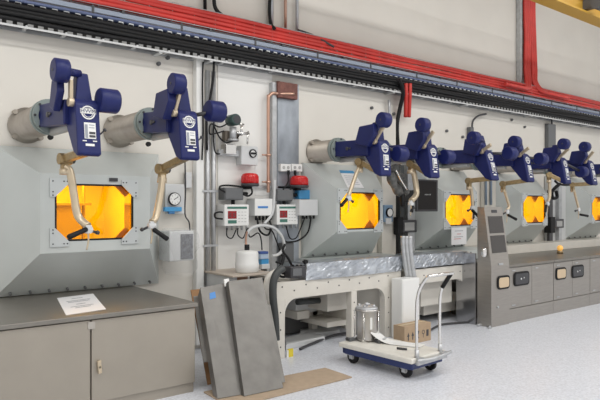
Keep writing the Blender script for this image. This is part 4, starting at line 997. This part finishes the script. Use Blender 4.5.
panel(.12, .92, 1.225, 1.45, 'glass_panel', DKGLASS); panel(.12, .92, .965, 1.195, 'glass_panel', DKGLASS); panel(.36, .66, 1.495, 1.535, 'slot_display', DARK)
def port(xa, ya, xb, yb_, Y, parent, lit):
    # rounded viewing port
    a = at(xa, (ya+yb_)/2, Y).x; b = at(xb, (ya+yb_)/2, Y).x; z1 = at((xa+xb)/2, ya, Y).z; z0 = at((xa+xb)/2, yb_, Y).z
    def rr(g, y, r):
        pts = []
        for (cx, cz, a0) in ((b-g-r, z1-g-r, 0), (a+g+r, z1-g-r, 1), (a+g+r, z0+g+r, 2), (b-g-r, z0+g+r, 3)):
            for k in range(5): th = (a0+k/4)*PI/2; pts.append((cx+r*math.cos(th), y, cz+r*math.sin(th)))
        return pts
    f = MB().use(BLACK).prism(rr(0, Y-.016, .05), (0, .018, 0)).build('viewing_port', None, parent, .004)
    g = MB().use(BEIGE if lit else DARK).prism(rr(.024, Y-.019, .035), (0, .004, 0))
    if not lit: g.use(LGREY); g.cyl(((a+b)/2-.03, Y-.020, (z0+z1)/2), ((a+b)/2-.03, Y-.024, (z0+z1)/2), .014, n=10); g.cyl(((a+b)/2+.04, Y-.020, (z0+z1)/2+.01), ((a+b)/2+.04, Y-.024, (z0+z1)/2+.01), .010, n=10)
    g.build('port_glass', None, f)
port(497, 275.5, 509, 289, YB, t, True)
a = at(500.5, 264, YB); MB().use(GALV).box(a.x-.05, a.x+.05, YB-.01, YB+.002, a.z-.012, a.z+.012).build('latch', None, t); a = at(497.5, 307, YB); MB().use(GALV).cyl(a, a-EY*.015, .016, n=10).build('knob', None, t)
# long base cabinets
YB2 = 4.57; XE = 13.0; zt = .79
spans = [(XC1+.005, at(553.5, 280, YB2).x), (at(553.5, 280, YB2).x+.006, at(590, 280, YB2).x), (at(590, 280, YB2).x+.006, XE)]
names = ['steel base cabinet with viewing ports, next to the tall console', 'steel base cabinet with two viewing ports, second from the tall console', 'plain steel base cabinet at the right edge']
ports = [[(513.5, 271, 528.5, 285.5, False)], [(552, 0, 0, 0, None)], []]
plist = [[(513.5, 271.5, 528.5, 285.5, False)], [(555.5, 267.5, 565.5, 279.5, True), (571.5, 265, 583, 277.5, False)], []]
plist[0].append((0, 0, 0, 0, None))
for k, (a, b) in enumerate(spans):
    t = thing('steel_cabinet', ((a+b)/2, 5.0, 0), names[k], 'cabinet', 'steel base cabinets along the right')
    MB().box(a, b, YB2+.025, 5.5, .0, zt-.035).build('carcass', STEEL, t)
    MB().box(a, b, YB2+.004, YB2+.026, .0, .185).build('plinth_panel', STEEL, t, .003)
    n = 1 if k == 2 else 2
    for q in range(n):
        x0 = a+(b-a)*q/n; x1 = a+(b-a)*(q+1)/n
        d = MB().box(x0+.004, x1-.004, YB2, YB2+.026, .195, zt-.045).build('door', STEEL, t, .003)
        for zz in (.235, zt-.085): MB().use(GALV).box(x0+.08, x0+.16, YB2-.010, YB2+.002, zz-.008, zz+.008).build('latch', None, d, .003)
        for pp in plist[k]:
            if pp[4] is None: continue
            xm = at((pp[0]+pp[2])/2, 275, YB2).x
            if x0 <= xm <= x1 or (k == 1 and q == 0 and pp is plist[k][0] and xm < x0): port(*pp[:4], YB2, d, pp[4])
    MB().box(a-.001, b, YB2-.012, 5.545, zt-.035, zt).build('worktop', CABT, t, .004)
# polished side panels left of console
m = MB().use(mat('polished_panel', (.42, .42, .43), .18, .95)); m.box(6.93, XC0+.1, 4.905, 4.915, .02, .97) if False else None
tag(MB().box(XC0-.01, XC0+.015, 4.79, 5.10, .0, .955).build('side_panel', mat('polished_panel', (.50, .50, .51), .2, .9), None, .003), 'polished upright steel side panel behind the tall console', 'steel panel')
tag(MB().cyl(at(482, 253, 4.72), at(482, 246.5, 4.72), .045, n=16).build('steel_cup', CHROME), 'small chrome cup like fitting on the left face of the tall console', 'fitting') if False else None
t = thing('chrome_fitting', at(484, 257, 4.74), 'chrome cylinder fitting on the left face of the tall console', 'fitting')
a = onx(484, 257, XC0-.05); b = onx(484, 248, XC0-.05)
m = MB().use(CHROME); m.rod(a, b, [(0, .03), (.2, .036), (.8, .036), (1, .028)], 16); m.use(DARK); m.cyl(a.lerp(b, .5), a.lerp(b, .5)+EX*.06, .012, n=8); m.build('body', None, t)
c = onz(560, 253.5, zt)
t = thing('amber_lamp', c+EZ*0, 'small amber glass lamp standing on the steel worktop under the fourth cell', 'lamp')
m = MB().use(BRASS); m.cyl(c, c+EZ*.05, .05, n=16); m.build('base', None, t)
m = MB().use(mat('amber_bulb', (.85, .45, .10), .3, emit=.5)); m.ball(c+EZ*.09, .05); m.build('bulb', None, t)
o = MB().tube([onz(478, 325.5, .015), onz(487, 323, .015), onz(490, 328, .015)], .02, 8, 4).build('floor_strip', GALV); tag(o, 'short grey strip on the floor at the foot of the steel console', 'strip')

# ================================================================== TROLLEY
zd = .205
A0 = Vector((4.125, 4.53, 0)); ax = Vector((.055, -.9985, 0)); bx = Vector((.9985, .055, 0)); LEN, WID = .93, .53
t = thing('platform_trolley', A0+ax*LEN/2+bx*WID/2, 'platform trolley with cream deck, navy frame and tall chrome handle', 'trolley')
def TP(u, v, z): return A0+ax*u+bx*v+EZ*z
m = MB().use(DECK); m.hexa([TP(0,0,zd-.05), TP(LEN,0,zd-.05), TP(LEN,WID,zd-.05), TP(0,WID,zd-.05)], [TP(0,0,zd), TP(LEN,0,zd), TP(LEN,WID,zd), TP(0,WID,zd)]); m.build('deck', None, t, .012)
m = MB().use(TBLUE)
for v in (.03, WID-.07): m.hexa([TP(.06,v,zd-.115), TP(LEN-.05,v,zd-.115), TP(LEN-.05,v+.04,zd-.115), TP(.06,v+.04,zd-.115)], [TP(.03,v,zd-.05), TP(LEN-.02,v,zd-.05), TP(LEN-.02,v+.04,zd-.05), TP(.03,v+.04,zd-.05)])
for u in (.03, LEN-.06): m.hexa([TP(u,.03,zd-.11), TP(u+.04,.03,zd-.11), TP(u+.04,WID-.03,zd-.11), TP(u,WID-.03,zd-.11)], [TP(u,.03,zd-.05), TP(u+.04,.03,zd-.05), TP(u+.04,WID-.03,zd-.05), TP(u,WID-.03,zd-.05)])
m.build('chassis', None, t, .006)
for (u, v) in ((.13, .08), (.13, WID-.08), (LEN-.13, .08), (LEN-.13, WID-.08)):
    c = TP(u, v, .07)
    wd = MB().use(BLACK).rod(c-bx*.018, c+bx*.018, [(0, .060), (.15, .07), (.85, .07), (1, .060)], 24).build('wheel', None, t)
    m = MB().use(GREYP); m.cyl(c-bx*.0195, c+bx*.0195, .03, n=16); m.build('hub', None, wd)
    m = MB().use(GALV); 
    for s_ in (-1, 1): m.obox(c+bx*.027*s_+EZ*.018-ax*.008, bx*.003, ax*.022, EZ*.04)
    m.obox(TP(u, v, zd-.112)-ax*.008, bx*.035, ax*.03, EZ*.012); m.build('caster_fork', None, t)
hl, hr = TP(LEN-.02, .10, zd), TP(LEN-.02, WID-.07, zd)
m = MB().use(CHROME)
top = .95
def up(h): return [h, h+EZ*.25-ax*.005, h+EZ*.50, h+EZ*.61+ax*.025, h+EZ*.69+ax*.07, Vector((h.x, h.y, top))+ax*.12]
L_, R_ = up(hl), up(hr)
m.tube(L_+[L_[-1]+ax*.03+bx*.03+EZ*.012]+[R_[-1]+ax*.03-bx*.03+EZ*.012]+R_[::-1], .0145, 12, 6)
m.build('push_handle', None, t)
m = MB().use(BLACK); q0, q1 = R_[-2]+EZ*.02, R_[-1]-EZ*.005; m.cyl(R_[-3], R_[-1], .02, n=12); m.build('handle_grip', None, t)
m = MB().use(GALV)
for h in (hl, hr): m.cyl(h-EZ*.05, h+EZ*.07, .021, n=14); m.obox(h-EZ*.03+ax*.02, bx*.035, ax*.035, EZ*.03)
m.obox(TP(LEN+.03, WID/2, zd-.045), bx*(WID*.42), ax*.012, EZ*.014); m.tube([TP(LEN+.02, .05, zd-.02), TP(LEN+.09, WID*.4, zd-.01), TP(LEN+.07, WID*.95, zd+.0)], .016, 8, 5); m.build('handle_bracket', None, t)
# canister
c = onz(366.5, 340, zd); R_c = .112; H_ = .325
t = thing('steel_canister', c, 'upright steel canister with clamp rods standing on the trolley deck', 'canister')
m = MB().use(mat('canister_steel', (.50, .48, .46), .3, .9)); m.rod(c+EZ*.01, c+EZ*H_, [(0, R_c), (.02, R_c*1.02), (.05, R_c), (.93, R_c), (.94, R_c*1.08), (1, R_c*1.08)], 32); m.build('vessel', None, t)
m = MB().use(GALV); m.rod(c+EZ*H_, c+EZ*(H_+.03), [(0, R_c*1.05), (.5, R_c*.98), (1, R_c*.8)], 32); m.cyl(c+EZ*(H_+.03), c+EZ*(H_+.06), .02, n=12)
for k in range(4): a = k*PI/2+.5; m.cyl(c+EZ*(H_+.02)+Vector((math.cos(a), math.sin(a), 0))*R_c*.7, c+EZ*(H_+.045)+Vector((math.cos(a), math.sin(a), 0))*R_c*.7, .014, n=8)
m.build('lid', None, t)
for k in range(4):
    a = k*PI/2-1.0; d = Vector((math.cos(a), math.sin(a), 0))*(R_c*1.13)
    m = MB().use(CHROME); m.cyl(c+d, c+d+EZ*(H_-.03), .006, n=10); m.ball(c+d+EZ*(H_-.03), .009); m.obox(c+d+EZ*.012, EX*.014, EY*.014, EZ*.012); m.build('clamp_rod', None, t)
m = MB().use(WHITE); d = Vector((-.35, -.94, 0)); e_ = Vector((.94, -.35, 0))
m.obox(c+d*(R_c+.001)+EZ*.19, e_*.012, d*.002, EZ*.06); m.build('paper_label', None, t)
for k, (px, py, lb) in enumerate(((381, 343, 'dark clamp lying on the trolley deck right of the canister, nearer one'), (376, 338.5, 'dark clamp lying close against the foot of the canister'), (352, 341, 'dark clamp at the left end of the trolley deck'))):
    c = onz(px, py, zd); m = MB().use(DGREY); m.obox(c+EZ*.018, EX*.045, EY*.014, EZ*.018); m.use(GALV); m.cyl(c+EX*.02+EZ*.03, c+EX*.05+EZ*.055-EY*.03, .01, n=8)
    m.use(DARK); m.cyl(c-EX*.03-EY*.01+EZ*.02, c-EX*.03+EY*.05+EZ*.02, .018, n=10); tag(m.build('steel_clamp', None, None, .003), lb, 'clamp')
# curved white sheet behind canister
c = onz(394, 344, zd+.003); m = MB().use(WHITE); n = 12
pr = [(u, .004+.16*max(0, (.45-u)/.45)**2) for u in [k/n for k in range(n+1)]]
bv = Vector((.22, -.46, 0)); cv = Vector((.15, .06, 0)); base = c-bv*.45-cv*.3
for k in range(n):
    (u0, z0_), (u1, z1_) = pr[k], pr[k+1]
    a0, a1 = base+bv*u0+EZ*z0_*.6, base+bv*u1+EZ*z1_*.6
    m.hexa([a0, a0+cv, a1+cv, a1], [a0+EZ*.003, a0+cv+EZ*.003, a1+cv+EZ*.003, a1+EZ*.003])
tag(m.build('plastic_sheet', None), 'white curled plastic sheet lying on the trolley deck', 'plastic sheet')
m = MB().use(DARK); a = onz(397, 349.5, zd); m.cyl(a-ax*0+EZ*.013, onz(407, 350.5, zd)+EZ*.013, .011, n=10); tag(m.build('black_rod', None), 'short black rod lying on the trolley deck in front of the curled sheet', 'rod')
